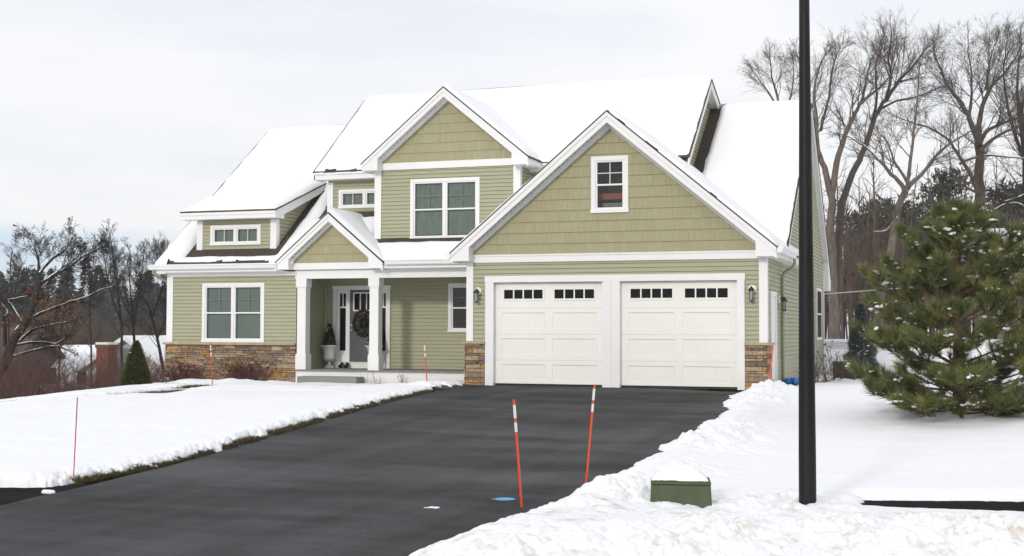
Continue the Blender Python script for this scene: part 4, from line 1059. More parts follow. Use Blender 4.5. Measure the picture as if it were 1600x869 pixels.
# urns with little lit trees
def urn(x, y, lab, lab2):
    o = thing('urn', lab, 'urn', (x, y, .235), 'white urns beside the front door')
    m = MB(); pr = [(.15, 0), (.15, .03), (.11, .05), (.055, .09), (.045, .14), (.06, .19), (.13, .22), (.165, .27), (.17, .33), (.15, .37), (.165, .45), (.19, .56), (.23, .60), (.25, .615), (.25, .635), (.21, .64), (.19, .60)]
    m.lathe((x, y, .235), pr[5:], 24); m.build('bowl', 'urn_stone', o, True); m = MB(); m.lathe((x, y, .235), pr[:6], 24); m.build('foot', 'urn_stone', o, True)
    t = thing('small_tree', lab2, 'small tree', (x, y, .84), 'lit dwarf trees in the urns')
    n = 2600; u = rng.uniform(0, 1, n)**.8; a_ = rng.uniform(0, 2*PI, n); H = .62
    rr = (.19*(1-u)+.015)*np.sqrt(rng.uniform(.3, 1, n)); c = np.stack([x+rr*np.cos(a_), y+rr*np.sin(a_), .84+u*H], 1)
    d = np.stack([np.cos(a_), np.sin(a_), rng.uniform(-.2, .9, n)], 1)*rng.uniform(.03, .06, n)[:, None]; w = rng.normal(0, .009, (n, 3))
    V = np.stack([c-w, c+w, c+d], 1).reshape(-1, 3); np_mesh('foliage', V, np.arange(3*n).reshape(-1, 3), 'holiday_green', t)
    for k in range(9):
        uu = random.random()*.85; aa = random.uniform(PI, 2*PI); R = .19*(1-uu)+.03; m = MB(); m.blob((x+R*math.cos(aa), y+R*math.sin(aa), .84+uu*H), .022, .022, .022, k, 5, 8, .05); m.build('ornament', 'red_ribbon', t)
    for k in range(7):
        uu = random.random()*.9; aa = random.uniform(PI, 2*PI); R = .19*(1-uu)+.04; m = MB(); m.blob((x+R*math.cos(aa), y+R*math.sin(aa), .84+uu*H), .013, .013, .016, k, 5, 6, .05); m.build('bulb', 'warm_bulb', t)
urn(-12.62, 3.82, 'white footed urn left of the front door', 'dwarf evergreen with red ornaments in the urn left of the door')
urn(-11.22, 3.75, 'white footed urn mostly hidden behind the right porch post', 'dwarf evergreen in the urn half hidden by the right porch post')
for k, (x, lab) in enumerate(((-12.29, 'left black shoe of the pair on the porch by the urn'), (-12.12, 'right black shoe of the pair on the porch by the urn'))):
    m = MB(); m.blob((x, 3.86, .29), .055, .14, .055, 3, 6, 10, .03); m.blob((x, 3.93, .34), .05, .065, .065, 4, 6, 10, .03)
    tag(m.build('shoe', 'shoe', None, True), lab, 'shoe', 'pair of black shoes')
# wreath
wx, wz, wy = -11.72, 1.50, dy-.06
wr = thing('wreath', 'round evergreen wreath with red bows hanging on the dark front door', 'wreath', (wx, wy, wz))
n = 3800; a_ = rng.uniform(0, 2*PI, n); b_ = rng.uniform(0, 2*PI, n); R = .20; r_ = .10
c = np.stack([wx+(R+r_*np.cos(b_))*np.cos(a_), wy+r_*.7*np.sin(b_), wz+(R+r_*np.cos(b_))*np.sin(a_)*1.15], 1)
d = np.stack([np.cos(a_)*np.cos(b_), np.sin(b_), np.sin(a_)*np.cos(b_)], 1)*.05+rng.normal(0, .02, (n, 3)); w = rng.normal(0, .007, (n, 3))
np_mesh('foliage', np.stack([c-w, c+w, c+d], 1).reshape(-1, 3), np.arange(3*n).reshape(-1, 3), 'holiday_green', wr)
for (ox, oz, s) in ((-.02, .25, .75), (.0, -.2, .6)):
    m = MB(); 
    for sg_ in (-1, 1): m.blob((wx+ox+sg_*.06*s, wy-.08, wz+oz+.01), .06*s, .03, .04*s, 2)
    m.blob((wx+ox, wy-.09, wz+oz), .025, .025, .025, 1)
    for sg_ in (-1, 1): m.box(wx+ox+sg_*.04*s-.02, wx+ox+sg_*.04*s+.02, wy-.085, wy-.08, wz+oz-.17*s, wz+oz-.01)
    m.build('bow', 'red_ribbon', wr, True)
m = MB(); m.box(wx-.015, wx+.015, dy-.012, dy-.0105, wz+.28, 1.86); m.build('hanger', 'trim', wr)

# ------------------------------------------------------------------ woody plants
def rnd_unit():
    v = rng.normal(size=3); return v/np.linalg.norm(v)
def nrm(v): return v/np.maximum(np.linalg.norm(v, axis=-1, keepdims=True), 1e-9)
def tubes_np(P, R, sides):
    """P (N,k,3) polylines, R (N,k) radii -> vertex and quad arrays"""
    Nn_, k, _ = P.shape; D = np.empty_like(P); D[:, 1:-1] = P[:, 2:]-P[:, :-2]; D[:, 0] = P[:, 1]-P[:, 0]; D[:, -1] = P[:, -1]-P[:, -2]; D = nrm(D)
    ax = nrm(P[:, -1]-P[:, 0]); ref = np.where(np.abs(ax[:, 2:3]) < .8, np.array([[0, 0, 1.]]), np.array([[1., 0, 0]]))[:, None, :]
    A = nrm(np.cross(D, np.broadcast_to(ref, D.shape))); B = np.cross(D, A)
    th = 2*PI*np.arange(sides)/sides
    V = P[:, :, None, :]+R[:, :, None, None]*(A[:, :, None, :]*np.cos(th)[None, None, :, None]+B[:, :, None, :]*np.sin(th)[None, None, :, None])
    idx = np.arange(Nn_*k*sides).reshape(Nn_, k, sides); a = idx[:, :-1]; b = idx[:, 1:]
    F = np.stack([a, np.roll(a, -1, 2), np.roll(b, -1, 2), b], -1).reshape(-1, 4)
    return V.reshape(-1, 3), F
class Soup:
    def __init__(s): s.V = []; s.F = []; s.n = 0
    def add(s, V, F): s.V.append(V); s.F.append(F+s.n); s.n += len(V)
    def build(s, name, mat, parent=None, smooth=True): return np_mesh(name, np.concatenate(s.V), np.concatenate(s.F), mat, parent, smooth)
class Tree:
    def __init__(s, seed, gn=None): s.r = random.Random(seed); s.g = np.random.default_rng(seed); s.big = MB(); s.snow = MB(); s.fine = Soup(); s.seed = []; s.tips = []; s.kw = {}
    def cap(s, pts, rad):
        for (a, b, ra, rb) in zip(pts[:-1], pts[1:], rad[:-1], rad[1:]):
            d = b-a; L = np.linalg.norm(d)
            if L < 1e-4 or abs(d[2])/L > .80: continue
            z = np.array([0, 0, 1.])
            s.snow.tube([a+z*ra*.75, (a+b)/2+z*(ra+rb)*.42, b+z*rb*.75], [ra*.5+.004, (ra+rb)*.30+.005, rb*.5+.004], 5, False)
    def limb(s, pts, r0, r1, maxl=3, kids=9, L=1.6, up=.045, spread=.85, snow=False, minr=.004, dens=1.0, start=.25, sides=8):
        P = [np.array(p, float) for p in pts]; Q = []
        for i in range(len(P)-1):
            p0, p1, p2, p3 = P[max(i-1, 0)], P[i], P[i+1], P[min(i+2, len(P)-1)]
            for u in (0, .33, .66): Q.append(.5*((2*p1)+(-p0+p2)*u+(2*p0-5*p1+4*p2-p3)*u*u+(-p0+3*p1-3*p2+p3)*u**3))
        Q.append(P[-1]); n = len(Q)-1; rad = [r0+(r1-r0)*(i/n)**.85 for i in range(n+1)]
        Q = [q+(s.g.normal(size=3)*r0*.12 if 0 < i < n else 0) for i, q in enumerate(Q)]
        s.big.tube(Q, rad, sides, False)
        if snow: s.cap(Q, rad)
        R = s.r; kids = int(kids*1.25)
        for i in range(kids):
            f = start+(1-start)*(i+R.random())/kids; j = min(n-1, int(f*n)); g = f*n-j; q = Q[j]*(1-g)+Q[j+1]*g
            d = Q[j+1]-Q[j]; d = d/(np.linalg.norm(d) or 1); a = np.cross(d, s.g.normal(size=3)); a = a/(np.linalg.norm(a) or 1)
            sp = spread*R.uniform(.5, 1.1); nd = d*math.cos(sp)+a*math.sin(sp); nd[2] += .2
            s.seed.append((q, nd, L*R.uniform(.6, 1.2)*(1.35-.90*f), max(minr, min(.03, rad[j]*R.uniform(.22, .38))), up, minr))
        d = Q[-1]-Q[-2]
        if r1 < .06: s.seed.append((Q[-1], d, L*.5, max(minr, r1), up, minr))
    def sprout(s, levels=3, kids=(8, 7), spread=.70):
        if not s.seed: return
        P = np.array([q[0] for q in s.seed]); D = nrm(np.array([q[1] for q in s.seed])); L = np.array([q[2] for q in s.seed]); R = np.array([q[3] for q in s.seed]); up = s.seed[0][4]; minr = s.seed[0][5]
        g = s.g
        for lv in range(levels):
            n = 4 if lv < levels-1 else 2; M = len(P); pts = [P]; d = D; ds = [D]
            for i in range(n):
                d = nrm(d+g.normal(0, .15, (M, 3))+np.array([0, 0, up])); pts.append(pts[-1]+d*(L/n)[:, None]); ds.append(d)
            pts = np.stack(pts, 1); ds = np.stack(ds, 1); f = np.linspace(0, 1, n+1)[None]
            rad = np.maximum(minr*.7, R[:, None]*(1-.68*f))
            s.fine.add(*tubes_np(pts, rad, 4 if lv == 0 else 3)); s.tips.extend(list(pts[:, -1]))
            if lv == levels-1: break
            k = kids[lv]; fr = np.clip(g.uniform(.15, 1.0, (M, k)), 0, .999); fr[:, 0] = .999
            j = (fr*n).astype(int); w = (fr*n-j)[..., None]; ii = np.arange(M)[:, None]
            q = pts[ii, j]*(1-w)+pts[ii, j+1]*w; dd = ds[ii, j]; a = nrm(np.cross(dd, g.normal(size=(M, k, 3))))
            sp = spread*g.uniform(.45, 1.2, (M, k))[..., None]; nd = dd*np.cos(sp)+a*np.sin(sp)
            rj = rad[ii, j]*g.uniform(.45, .7, (M, k)); Lk = L[:, None]*g.uniform(.35, .68, (M, k))*(1.2-.5*fr)
            P = q.reshape(-1, 3); D = nrm(nd.reshape(-1, 3)); R = np.maximum(minr, rj.ravel()); L = Lk.ravel()
    def build(s, name, label, cat, base, group, bark='bark', twig='bark_dark', **kw):
        s.sprout(**kw)
        o = thing(name, label, cat, tuple(base), group)
        if s.big.v: s.big.build('trunk', bark, o, True)
        if s.fine.n: s.fine.build('crown', twig, o)
        if s.snow.v: s.snow.build('snow', 'snow', o, True)
        return o
def PT(t, *px):     # pixel polyline -> world polyline at depth t with its own depth wander
    off = 0; out = []
    for i, q in enumerate(px):
        out.append(at(q[0], q[1], t+(q[2] if len(q) > 2 else 0)+off)); off += random.uniform(-.4, .4)
    return out
GT = 'tall bare trees behind the fence'
# fork-trunked tree right behind the house corner
T = Tree(1)
T.limb(PT(56, (1306, 560), (1304, 500), (1301, 440), (1300, 360), (1298, 300)), 0.265, 0.154, kids=3, L=1.6, start=.5)
T.limb(PT(56, (1298, 305), (1288, 262), (1278, 235), (1276, 190), (1272, 140), (1282, 100)), 0.156, 0.035, kids=11, L=2.2)
T.limb(PT(56, (1280, 240), (1268, 180), (1258, 130), (1250, 100)), 0.078, 0.025, kids=8, L=1.9)
T.limb(PT(56, (1282, 205), (1295, 150), (1300, 110), (1310, 80)), 0.070, 0.021, kids=10, L=1.9)
T.limb(PT(56, (1299, 305), (1308, 255), (1319, 216), (1332, 185), (1343, 163), (1352, 130), (1360, 95)), 0.156, 0.035, kids=13, L=2.2)
T.limb(PT(56, (1340, 165), (1365, 145), (1390, 120), (1400, 95)), 0.070, 0.021, kids=10, L=1.9)
T.build('bare_tree', 'tall bare tree with a thick fork-topped trunk rising beside the house corner', 'tree', at(1306, 560, 56), GT, 'bark_light', 'twig_grey')
T = Tree(2)
T.limb(PT(58, (1310, 560), (1306, 470), (1308, 400), (1315, 330), (1322, 297), (1338, 260), (1351, 235), (1360, 202), (1372, 175), (1384, 157)), 0.218, 0.084, kids=5, L=1.8, start=.55)
T.limb(PT(58, (1384, 157), (1395, 140), (1405, 125), (1425, 105), (1440, 85)), 0.109, 0.028, kids=13, L=2.4)
T.limb(PT(58, (1384, 157), (1392, 120), (1388, 90), (1392, 65)), 0.086, 0.025, kids=11, L=2.1)
T.limb(PT(58, (1374, 172), (1400, 158), (1430, 152), (1460, 140)), 0.062, 0.021, kids=7, L=1.7)
T.limb(PT(58, (1360, 205), (1370, 150), (1368, 105), (1378, 75)), 0.078, 0.021, kids=11, L=2.0)
T.build('bare_tree', 'tall bare tree whose dark single trunk leans away from the house', 'tree', at(1310, 560, 58), GT, 'bark', 'twig_grey')
T = Tree(3)
T.limb(PT(50, (1368, 580), (1372, 510), (1378, 450), (1392, 395), (1400, 345), (1412, 305), (1420, 290)), 0.203, 0.112, kids=3, L=1.2, start=.6)
T.limb(PT(50, (1416, 303), (1408, 287), (1392, 272), (1375, 252), (1360, 236), (1340, 222), (1322, 212)), 0.109, 0.021, kids=10, L=1.6, snow=True)
T.limb(PT(50, (1420, 290), (1408, 268), (1396, 250), (1388, 225), (1378, 212)), 0.070, 0.017, kids=7, L=1.5)
T.limb(PT(50, (1418, 292), (1422, 255), (1426, 226), (1430, 190), (1433, 160), (1436, 115)), 0.078, 0.021, kids=13, L=1.7)
T.limb(PT(50, (1420, 290), (1440, 272), (1462, 244), (1486, 223), (1512, 208)), 0.101, 0.028, kids=9, L=1.6)
T.limb(PT(50, (1402, 340), (1385, 360), (1365, 362)), 0.039, 0.014, kids=3, L=.8, snow=True)
T.build('bare_tree', 'bare tree with a pale trunk that spreads several limbs above the young pine', 'tree', at(1368, 580, 50), GT, 'bark_light', 'twig_grey')
T = Tree(4)
T.limb(PT(52, (1534, 580), (1533, 480), (1532, 380), (1530, 297), (1530, 250), (1529, 222)), 0.281, 0.154, kids=5, L=1.6, start=.55)
T.limb(PT(52, (1529, 225), (1520, 198), (1512, 178), (1498, 155), (1480, 133), (1470, 110), (1460, 85)), 0.133, 0.025, kids=13, L=2.0)
T.limb(PT(52, (1514, 180), (1517, 160), (1518, 118), (1512, 80)), 0.078, 0.021, kids=11, L=1.9)
T.limb(PT(52, (1529, 222), (1532, 180), (1548, 136), (1569, 115), (1590, 85)), 0.125, 0.028, kids=15, L=2.0)
T.limb(PT(52, (1530, 225), (1542, 205), (1569, 192), (1605, 180)), 0.109, 0.028, kids=10, L=1.9)
T.limb(PT(52, (1531, 235), (1552, 218), (1580, 202), (1615, 195)), 0.094, 0.025, kids=10, L=1.8)
T.limb(PT(52, (1528, 300), (1515, 270), (1503, 250), (1490, 230), (1480, 217), (1456, 202), (1430, 193), (1400, 182)), 0.094, 0.017, kids=11, L=1.5)
T.limb(PT(52, (1525, 300), (1505, 290), (1490, 275), (1485, 255)), 0.062, 0.017, kids=5, L=1.2)
T.limb(PT(52, (1500, 256), (1520, 247), (1545, 243), (1580, 246), (1620, 250)), 0.055, 0.021, kids=6, L=1.4, snow=True)
T.limb(PT(52, (1540, 140), (1545, 105), (1552, 75)), 0.055, 0.017, kids=10, L=1.7)
T.build('bare_tree', 'tall bare tree with the thickest straight trunk and broad crown behind the young pine', 'tree', at(1534, 580, 52), GT, 'bark', 'twig_grey')
T = Tree(5)
T.limb(PT(60, (1612, 580), (1612, 420), (1606, 300), (1600, 220), (1596, 160)), 0.281, 0.098, kids=15, L=2.6, start=.35)
T.limb(PT(60, (1604, 260), (1588, 215), (1575, 170), (1568, 120), (1572, 75)), 0.101, 0.025, kids=15, L=2.2)
T.limb(PT(60, (1602, 240), (1592, 180), (1590, 120), (1596, 70)), 0.101, 0.025, kids=15, L=2.2)
T.build('bare_tree', 'dense dark bare tree at the frame border past the thickest trunk', 'tree', at(1612, 580, 60), GT, 'bark_dark', 'bark_dark')
T = Tree(6)
T.limb(PT(75, (1232, 560), (1230, 400), (1226, 250), (1222, 190)), 0.281, 0.112, kids=4, L=2, start=.6)
T.limb(PT(75, (1222, 190), (1214, 150), (1206, 120), (1204, 95)), 0.094, 0.025, kids=11, L=2.0)
T.limb(PT(75, (1222, 180), (1205, 150), (1190, 130), (1178, 112)), 0.078, 0.021, kids=8, L=1.8)
T.limb(PT(75, (1224, 185), (1238, 140), (1240, 100)), 0.078, 0.021, kids=8, L=1.8)
T.build('bare_tree', 'bare tree of which only the top shows above the snowy roof ridge', 'tree', at(1232, 560, 75), GT, 'bark_light', 'twig_grey')
# snow-laden boughs hanging in from a tree standing right of the view
T = Tree(7); b0 = at(1668, 600, 34)
T.limb([b0, at(1666, 480, 34), at(1664, 330, 34), at(1660, 200, 34)], .26, .12, kids=5, L=1.4)
T.limb(PT(34, (1664, 350), (1620, 345), (1585, 358), (1560, 372), (1540, 372)), .05, .012, kids=9, L=.7, snow=True, maxl=2, up=0)
T.limb(PT(34, (1664, 320), (1615, 330), (1590, 318), (1565, 322), (1548, 332)), .05, .012, kids=9, L=.7, snow=True, maxl=2, up=.0)
T.limb(PT(34, (1664, 300), (1625, 285), (1600, 305), (1570, 315)), .045, .012, kids=8, L=.6, snow=True, maxl=2, up=.0)
T.build('bare_tree', 'bare tree mostly out of view whose snow-laden low boughs reach in beside the pine', 'tree', b0, None, 'bark_dark', 'bark_dark')

# ---- left side trees
GL = 'bare trees on the slope left of the house'
T = Tree(11); base = at(-22, 640, 42); base[2] = G(base[0], base[1])-.2
kw = dict(snow=True, minr=.0045)
T.limb([base]+PT(42, (-10, 600), (5, 570), (22, 535), (40, 500), (55, 468), (62, 440)), .21, .10, kids=3, L=.9, start=.6, **kw)
T.limb(PT(42, (61, 445), (60, 425), (60, 405), (56, 390), (48, 375), (35, 367)), .055, .015, kids=16, L=.75, **kw)
T.limb(PT(42, (61, 428), (72, 415), (85, 402), (100, 392), (108, 380), (113, 362)), .05, .015, kids=16, L=.8, **kw)
T.limb(PT(42, (58, 446), (75, 436), (90, 426), (108, 418), (125, 405), (140, 395), (155, 388)), .065, .015, kids=22, L=.9, **kw)
T.limb(PT(42, (52, 460), (66, 450), (80, 436)), .05, .02, kids=4, L=.7, **kw)
T.limb(PT(42, (26, 520), (36, 506), (55, 494), (80, 483), (110, 472), (135, 465), (158, 453), (176, 448)), .065, .016, kids=16, L=.9, **kw)
T.limb(PT(42, (8, 560), (28, 536), (48, 518), (65, 511), (85, 507), (104, 503)), .058, .015, kids=9, L=.7, **kw)
T.limb(PT(42, (22, 540), (45, 536), (70, 535), (88, 537), (101, 528)), .05, .015, kids=9, L=.6, **kw)
T.limb(PT(42, (12, 560), (35, 553), (58, 546), (85, 541), (105, 547)), .05, .016, kids=6, L=.6, **kw)
T.limb(PT(42, (8, 540), (8, 515), (6, 500), (12, 488), (2, 475)), .07, .03, kids=6, L=.8, **kw)
T.limb(PT(42, (35, 505), (18, 478), (12, 470), (30, 466), (42, 463)), .045, .018, kids=6, L=.7, **kw)
tips = [p for p in T.tips]
oak = T.build('oak_tree', 'spreading bare oak with snow-lined branches and a few russet leaves', 'tree', base, None, 'bark_dark', 'bark_dark')
def leaves(name, pts, size, mat, parent):
    P = np.asarray(pts); n = len(P); d = rng.normal(size=(n, 3)); d /= np.linalg.norm(d, axis=1)[:, None]; e = np.cross(d, rng.normal(size=(n, 3))); e /= np.linalg.norm(e, axis=1)[:, None]
    s = size*rng.uniform(.6, 1.3, n)[:, None]
    V = np.stack([P-e*s*.35, P+d*s*.5-e*s*.1, P+e*s*.35, P-d*s*.5], 1).reshape(-1, 3)
    return np_mesh(name, V, np.arange(4*n).reshape(-1, 4), mat, parent)
lp_ = [p+rng.normal(0, .03, 3) for p in T.tips if random.random() < .03]
for (x, y, rx, ry, k) in ((30, 505, 22, 14, 130), (70, 478, 30, 14, 150), (105, 480, 26, 20, 130), (85, 515, 26, 16, 90), (125, 510, 20, 18, 70), (60, 455, 30, 10, 60)):
    for i in range(k): lp_.append(at(x+rng.normal(0, rx*.6), y+rng.normal(0, ry*.6), 42+rng.normal(0, .8)))
leaves('leaves', lp_, .085, 'oak_leaf', oak)
def slim(seed, t, stems, label, kids=12, L=1.0, bark='bark_dark', grp=GL):
    T = Tree(seed); x, y = stems[0][0][0][:2]; b_ = at(x, 560, t); b_[2] = G(b_[0], b_[1])-.2
    for i, (st0, r0, r1) in enumerate(stems):
        pts = PT(t, *st0)
        if i == 0: pts = [b_]+pts
        T.limb(pts, r0*.62, r1*.6, kids=int(kids*1.2), L=L, start=.3, minr=.0045, up=.09)
    return T.build('bare_tree', label, 'tree', b_, grp, bark, 'bark_dark')
slim(21, 50, [(((190, 600), (190, 520), (186, 470), (180, 430), (176, 395), (172, 365)), .11, .02), (((188, 500), (172, 455), (165, 415), (160, 385)), .06, .015)], 'slim bare tree rising behind the brick chimney')
slim(22, 48, [(((212, 590), (210, 530), (208, 500), (205, 470), (202, 430), (203, 395)), .12, .02), (((207, 510), (215, 470), (222, 430), (224, 400)), .08, .015), (((207, 500), (192, 470), (184, 440), (180, 410)), .06, .015)], 'twin-stemmed bare tree directly behind the dark green cone shrub')
slim(23, 46, [(((258, 600), (252, 560), (244, 520), (232, 480), (218, 455), (205, 430), (198, 412)), .13, .02), (((246, 530), (256, 505), (262, 480)), .05, .015), (((238, 495), (250, 462), (256, 430), (262, 400)), .05, .015)], 'bare tree leaning away from the stone corner of the house')
slim(24, 60, [(((143, 600), (142, 520), (140, 470), (144, 430), (146, 400)), .10, .02)], 'slim bare tree between the oak and the brick chimney')
slim(25, 62, [(((12, 600), (14, 500), (18, 450), (16, 415), (20, 390)), .10, .02), (((14, 480), (28, 440), (30, 410)), .06, .015)], 'thin bare tree standing behind the trunk of the oak')
slim(26, 90, [(((262, 520), (258, 450), (252, 410), (248, 385)), .14, .03), (((256, 440), (246, 415), (240, 398)), .08, .02)], 'distant bare tree whose top shows beside the low roof eave', L=1.6)
slim(27, 56, [(((92, 600), (96, 520), (104, 460), (106, 425)), .10, .02)], 'slim bare tree behind the oak boughs before the far white house')

# brush: dense reddish stems on the slope at left (uncountable)
def stems_np(base, H, r, nst=3, spread=.28, twigs=8, seed=0):
    g = np.random.default_rng(seed); so_ = Soup()
    P0 = np.repeat(base, nst, 0); Hh = np.repeat(H, nst)*g.uniform(.6, 1.05, len(P0)); M = len(P0)
    d = np.stack([g.normal(0, spread, M), g.normal(0, spread, M), np.ones(M)], 1); pts = [P0]
    for i in range(3): pts.append(pts[-1]+d*(Hh/3)[:, None]); d = d+np.stack([g.normal(0, .2, M), g.normal(0, .2, M), 0*Hh], 1)
    pts = np.stack(pts, 1); rad = r*np.array([1, .75, .5, .2])[None]*np.ones((M, 1)); so_.add(*tubes_np(pts, rad, 3))
    f = g.uniform(.2, .98, (M, twigs)); j = (f*3).astype(int); w = (f*3-j)[..., None]; ii = np.arange(M)[:, None]
    q = (pts[ii, j]*(1-w)+pts[ii, j+1]*w).reshape(-1, 3); e = q+np.stack([g.normal(0, .55, len(q)), g.normal(0, .55, len(q)), g.uniform(.4, 1.1, len(q))], 1)*np.repeat(Hh, twigs)[:, None]*.25
    so_.add(*tubes_np(np.stack([q, (q+e)/2+g.normal(0, .02, q.shape), e], 1), np.array([[r*.45, r*.35, r*.15]])*np.ones((len(q), 1)), 3))
    return so_
def brush(name, n, x0, x1, t0, t1, ytop, r, mat, label, seed):
    B = []; H = []
    while len(B) < n:
        t = random.uniform(t0, t1); x = random.uniform(x0, x1); p = at(x, 500, t); p[2] = float(G(p[0], p[1]))-.1
        h = at(x, ytop(x), t)[2]-p[2]
        if h > .3: B.append(p); H.append(h)
        else: n -= 1
    return tag(stems_np(np.array(B), np.array(H), r, seed=seed).build(name, mat), label, 'brush', kind='stuff')
brush('undergrowth', 560, -60, 262, 36, 50, lambda x: random.uniform(548, 622)-(22 if x < 60 else 0), .011, 'twig_red', 'tangled reddish brush on the slope below the lawn', 5)
brush('undergrowth', 760, -60, 262, 72, 100, lambda x: random.uniform(500, 565), .018, 'twig_brown', 'brown thicket filling the hollow behind the far houses', 6)

# ---- far woods
def conifer_mesh(mb_list, base, H, R, seed, n=900):
    r = np.random.default_rng(seed); u = r.uniform(0, 1, n)**.75; a_ = r.uniform(0, 2*PI, n)
    lay = .75+.25*np.sin(u*H*3.2+a_*.7); rr = R*(1-u)**.8*lay*np.sqrt(r.uniform(.25, 1, n))
    c = np.stack([rr*np.cos(a_), rr*np.sin(a_), (.10+.9*u)*H], 1)+base
    d = np.stack([np.cos(a_), np.sin(a_), r.uniform(-.5, .3, n)], 1)*(R*.26*r.uniform(.5, 1.2, n))[:, None]; w = r.normal(0, R*.06, (n, 3))
    mb_list.append(np.stack([c-w, c+w, c+d], 1).reshape(-1, 3))
def wood(name, specs, mat, label, kind='stuff', n=900):
    L = []
    for i, (p, H, R) in enumerate(specs): conifer_mesh(L, p, H, R, hash((name, i)) % 99991, n)
    V = np.concatenate(L); o = np_mesh(name, V, np.arange(len(V)).reshape(-1, 3), mat); return tag(o, label, 'wood', kind=kind)
sp = []
for i in range(190):
    t = random.uniform(170, 330); x = random.uniform(-160, 330); p = at(x, 500, t); p[2] = -9; sp.append((p, random.uniform(14, 20), random.uniform(2.6, 4.2)))
wood('far_woods', sp, 'far_conifer', 'dark distant evergreen woods beyond the hollow at left', n=700)
def bare_wood(name, n, x0, x1, t0, t1, h0, h1, mat, label, zb=None, rad=.09):
    T = Tree(n*7+int(t0)); Pt = []; 
    for i in range(n):
        t = random.uniform(t0, t1); p = at(random.uniform(x0, x1), 510, t); p[2] = float(G(p[0], p[1])) if zb is None else zb
        H = random.uniform(h0, h1); lean = np.array([random.gauss(0, .05), random.gauss(0, .05), 1.]); top = p+lean*H
        Pt.append([p, p+(top-p)*.5, top])
        for j in range(20):
            f = random.uniform(.2, 1); a_ = random.uniform(0, 2*PI); T.seed.append((p+(top-p)*f, np.array([math.cos(a_), math.sin(a_), random.uniform(.5, 1.4)]), H*random.uniform(.10, .22)*(1.25-f*.6), rad*.30, .08, rad*.06))
    T.fine.add(*tubes_np(np.array(Pt), np.array([[rad, rad*.7, rad*.25]])*np.ones((n, 1)), 4)); T.sprout(2, (5,))
    return tag(T.fine.build(name, mat), label, 'wood', kind='stuff')
bare_wood('far_woods', 190, 1260, 1700, 75, 150, 7, 13, 'twig_brown', 'brown leafless woods massed behind the white fence at right', None, .085)
bare_wood('far_woods', 110, 1280, 1700, 70, 110, 5, 9, 'twig_red', 'reddish leafless saplings along the wood edge at right', None, .07)
bare_wood('far_woods', 110, -90, 290, 95, 170, 9, 13, 'twig_brown', 'brown leafless trees in front of the dark woods at left', -9, .10)
GP = 'pines rising out of the woods'
def far_pine(x, ytop, t, R, lab, mat='far_pine_right', grp=GP, n=1500, zb=None):
    p = at(x, 500, t); p[2] = float(G(p[0], p[1])) if zb is None else zb; top = at(x, ytop, t)[2]; H = top-p[2]
    o = thing('pine_tree', lab, 'tree', tuple(p), grp); r = np.random.default_rng(int(x*7+t)); V = []
    for k in range(16):
        u = .30+.70*k/16; nb = 5
        for j in range(nb):
            a_ = r.uniform(0, 2*PI); L = R*(1.1-u)**.6*r.uniform(.6, 1.1); c = np.array([math.cos(a_)*L*.8, math.sin(a_)*L*.8, u*H+.1*L])
            m = n//80; q = p+c+r.normal(0, 1, (m, 3))*np.array([R*.20, R*.20, R*.09]); d = r.normal(0, 1, (m, 3))*R*.08; d[:, 2] = abs(d[:, 2]); w = r.normal(0, R*.02, (m, 3))
            V.append(np.stack([q-w, q+w, q+d], 1).reshape(-1, 3))
    V = np.concatenate(V); np_mesh('crown', V, np.arange(len(V)).reshape(-1, 3), mat, o)
    m = MB(); m.tube([p, p+np.array([0, 0, H*.97])], [H*.018, .03], 6); m.build('trunk', 'bark_dark', o)
far_pine(1482, 265, 95, 3.2, 'dark pine standing out against the sky beside the thick trunk', n=5000)
far_pine(1388, 318, 110, 4.5, 'broad dark pine topping the woods behind the blue spruce', n=5000)
far_pine(1345, 335, 120, 3.6, 'dark pine in the wood line above the small spruce', n=4000)
far_pine(1430, 325, 118, 4.0, 'dark pine in the wood line between pale trunk and young pine', n=4000)
far_pine(1590, 290, 105, 4.2, 'dark pine half out of view behind the snow-laden boughs', n=5000)
far_pine(1555, 330, 100, 3.4, 'dark pine in the woods directly past the thick trunk', n=4000)
far_pine(1282, 365, 100, 2.6, 'dark pine seen past the house corner', n=3500)
far_pine(40, 418, 120, 3.2, 'tall dark conifer behind the russet-leaved oak', 'far_conifer', None, 5000, -9)

# ---- young pine in the yard
def tuft_set(centers, dirs, nn, Lmin, Lmax, wid, spread, mat, parent, name='needles'):
    c = np.repeat(np.asarray(centers), nn, 0); d0 = np.repeat(np.asarray(dirs), nn, 0); n = len(c)
    r = rng.normal(size=(n, 3)); r /= np.linalg.norm(r, axis=1)[:, None]
    d = d0+r*spread; d /= np.linalg.norm(d, axis=1)[:, None]
    L = rng.uniform(Lmin, Lmax, n)[:, None]; back = rng.uniform(0, .10, n)[:, None]
    p = c-d0*back; w = np.cross(d, rng.normal(size=(n, 3))); w /= np.linalg.norm(w, axis=1)[:, None]; w *= wid
    drp = np.zeros((n, 3)); drp[:, 2] = -.12*L[:, 0]
    V = np.stack([p-w, p+w, p+d*L+drp], 1).reshape(-1, 3)
    o = np_mesh(name, V, np.arange(3*n).reshape(-1, 3), mat, parent)
    tone = np.clip(np.repeat(rng.beta(1.6, 2.4, n//nn), nn)+rng.normal(0, .10, n), 0, 1); at_ = o.data.attributes.new('tone', 'FLOAT', 'POINT')
    at_.data.foreach_set('value', np.stack([tone*.75, tone*.75, np.minimum(1, tone*1.15)], 1).ravel().astype(np.float32)); return o
pb = at(1498, 652, 19.7); pb[2] = float(G(pb[0], pb[1]))+.0
pine = thing('pine_tree', 'bushy young long-needled pine with snow clumps in the yard past the lamp post', 'tree', tuple(pb))
H = 3.45; wood_ = MB(); tc_, td_ = [], []; sc_ = MB()
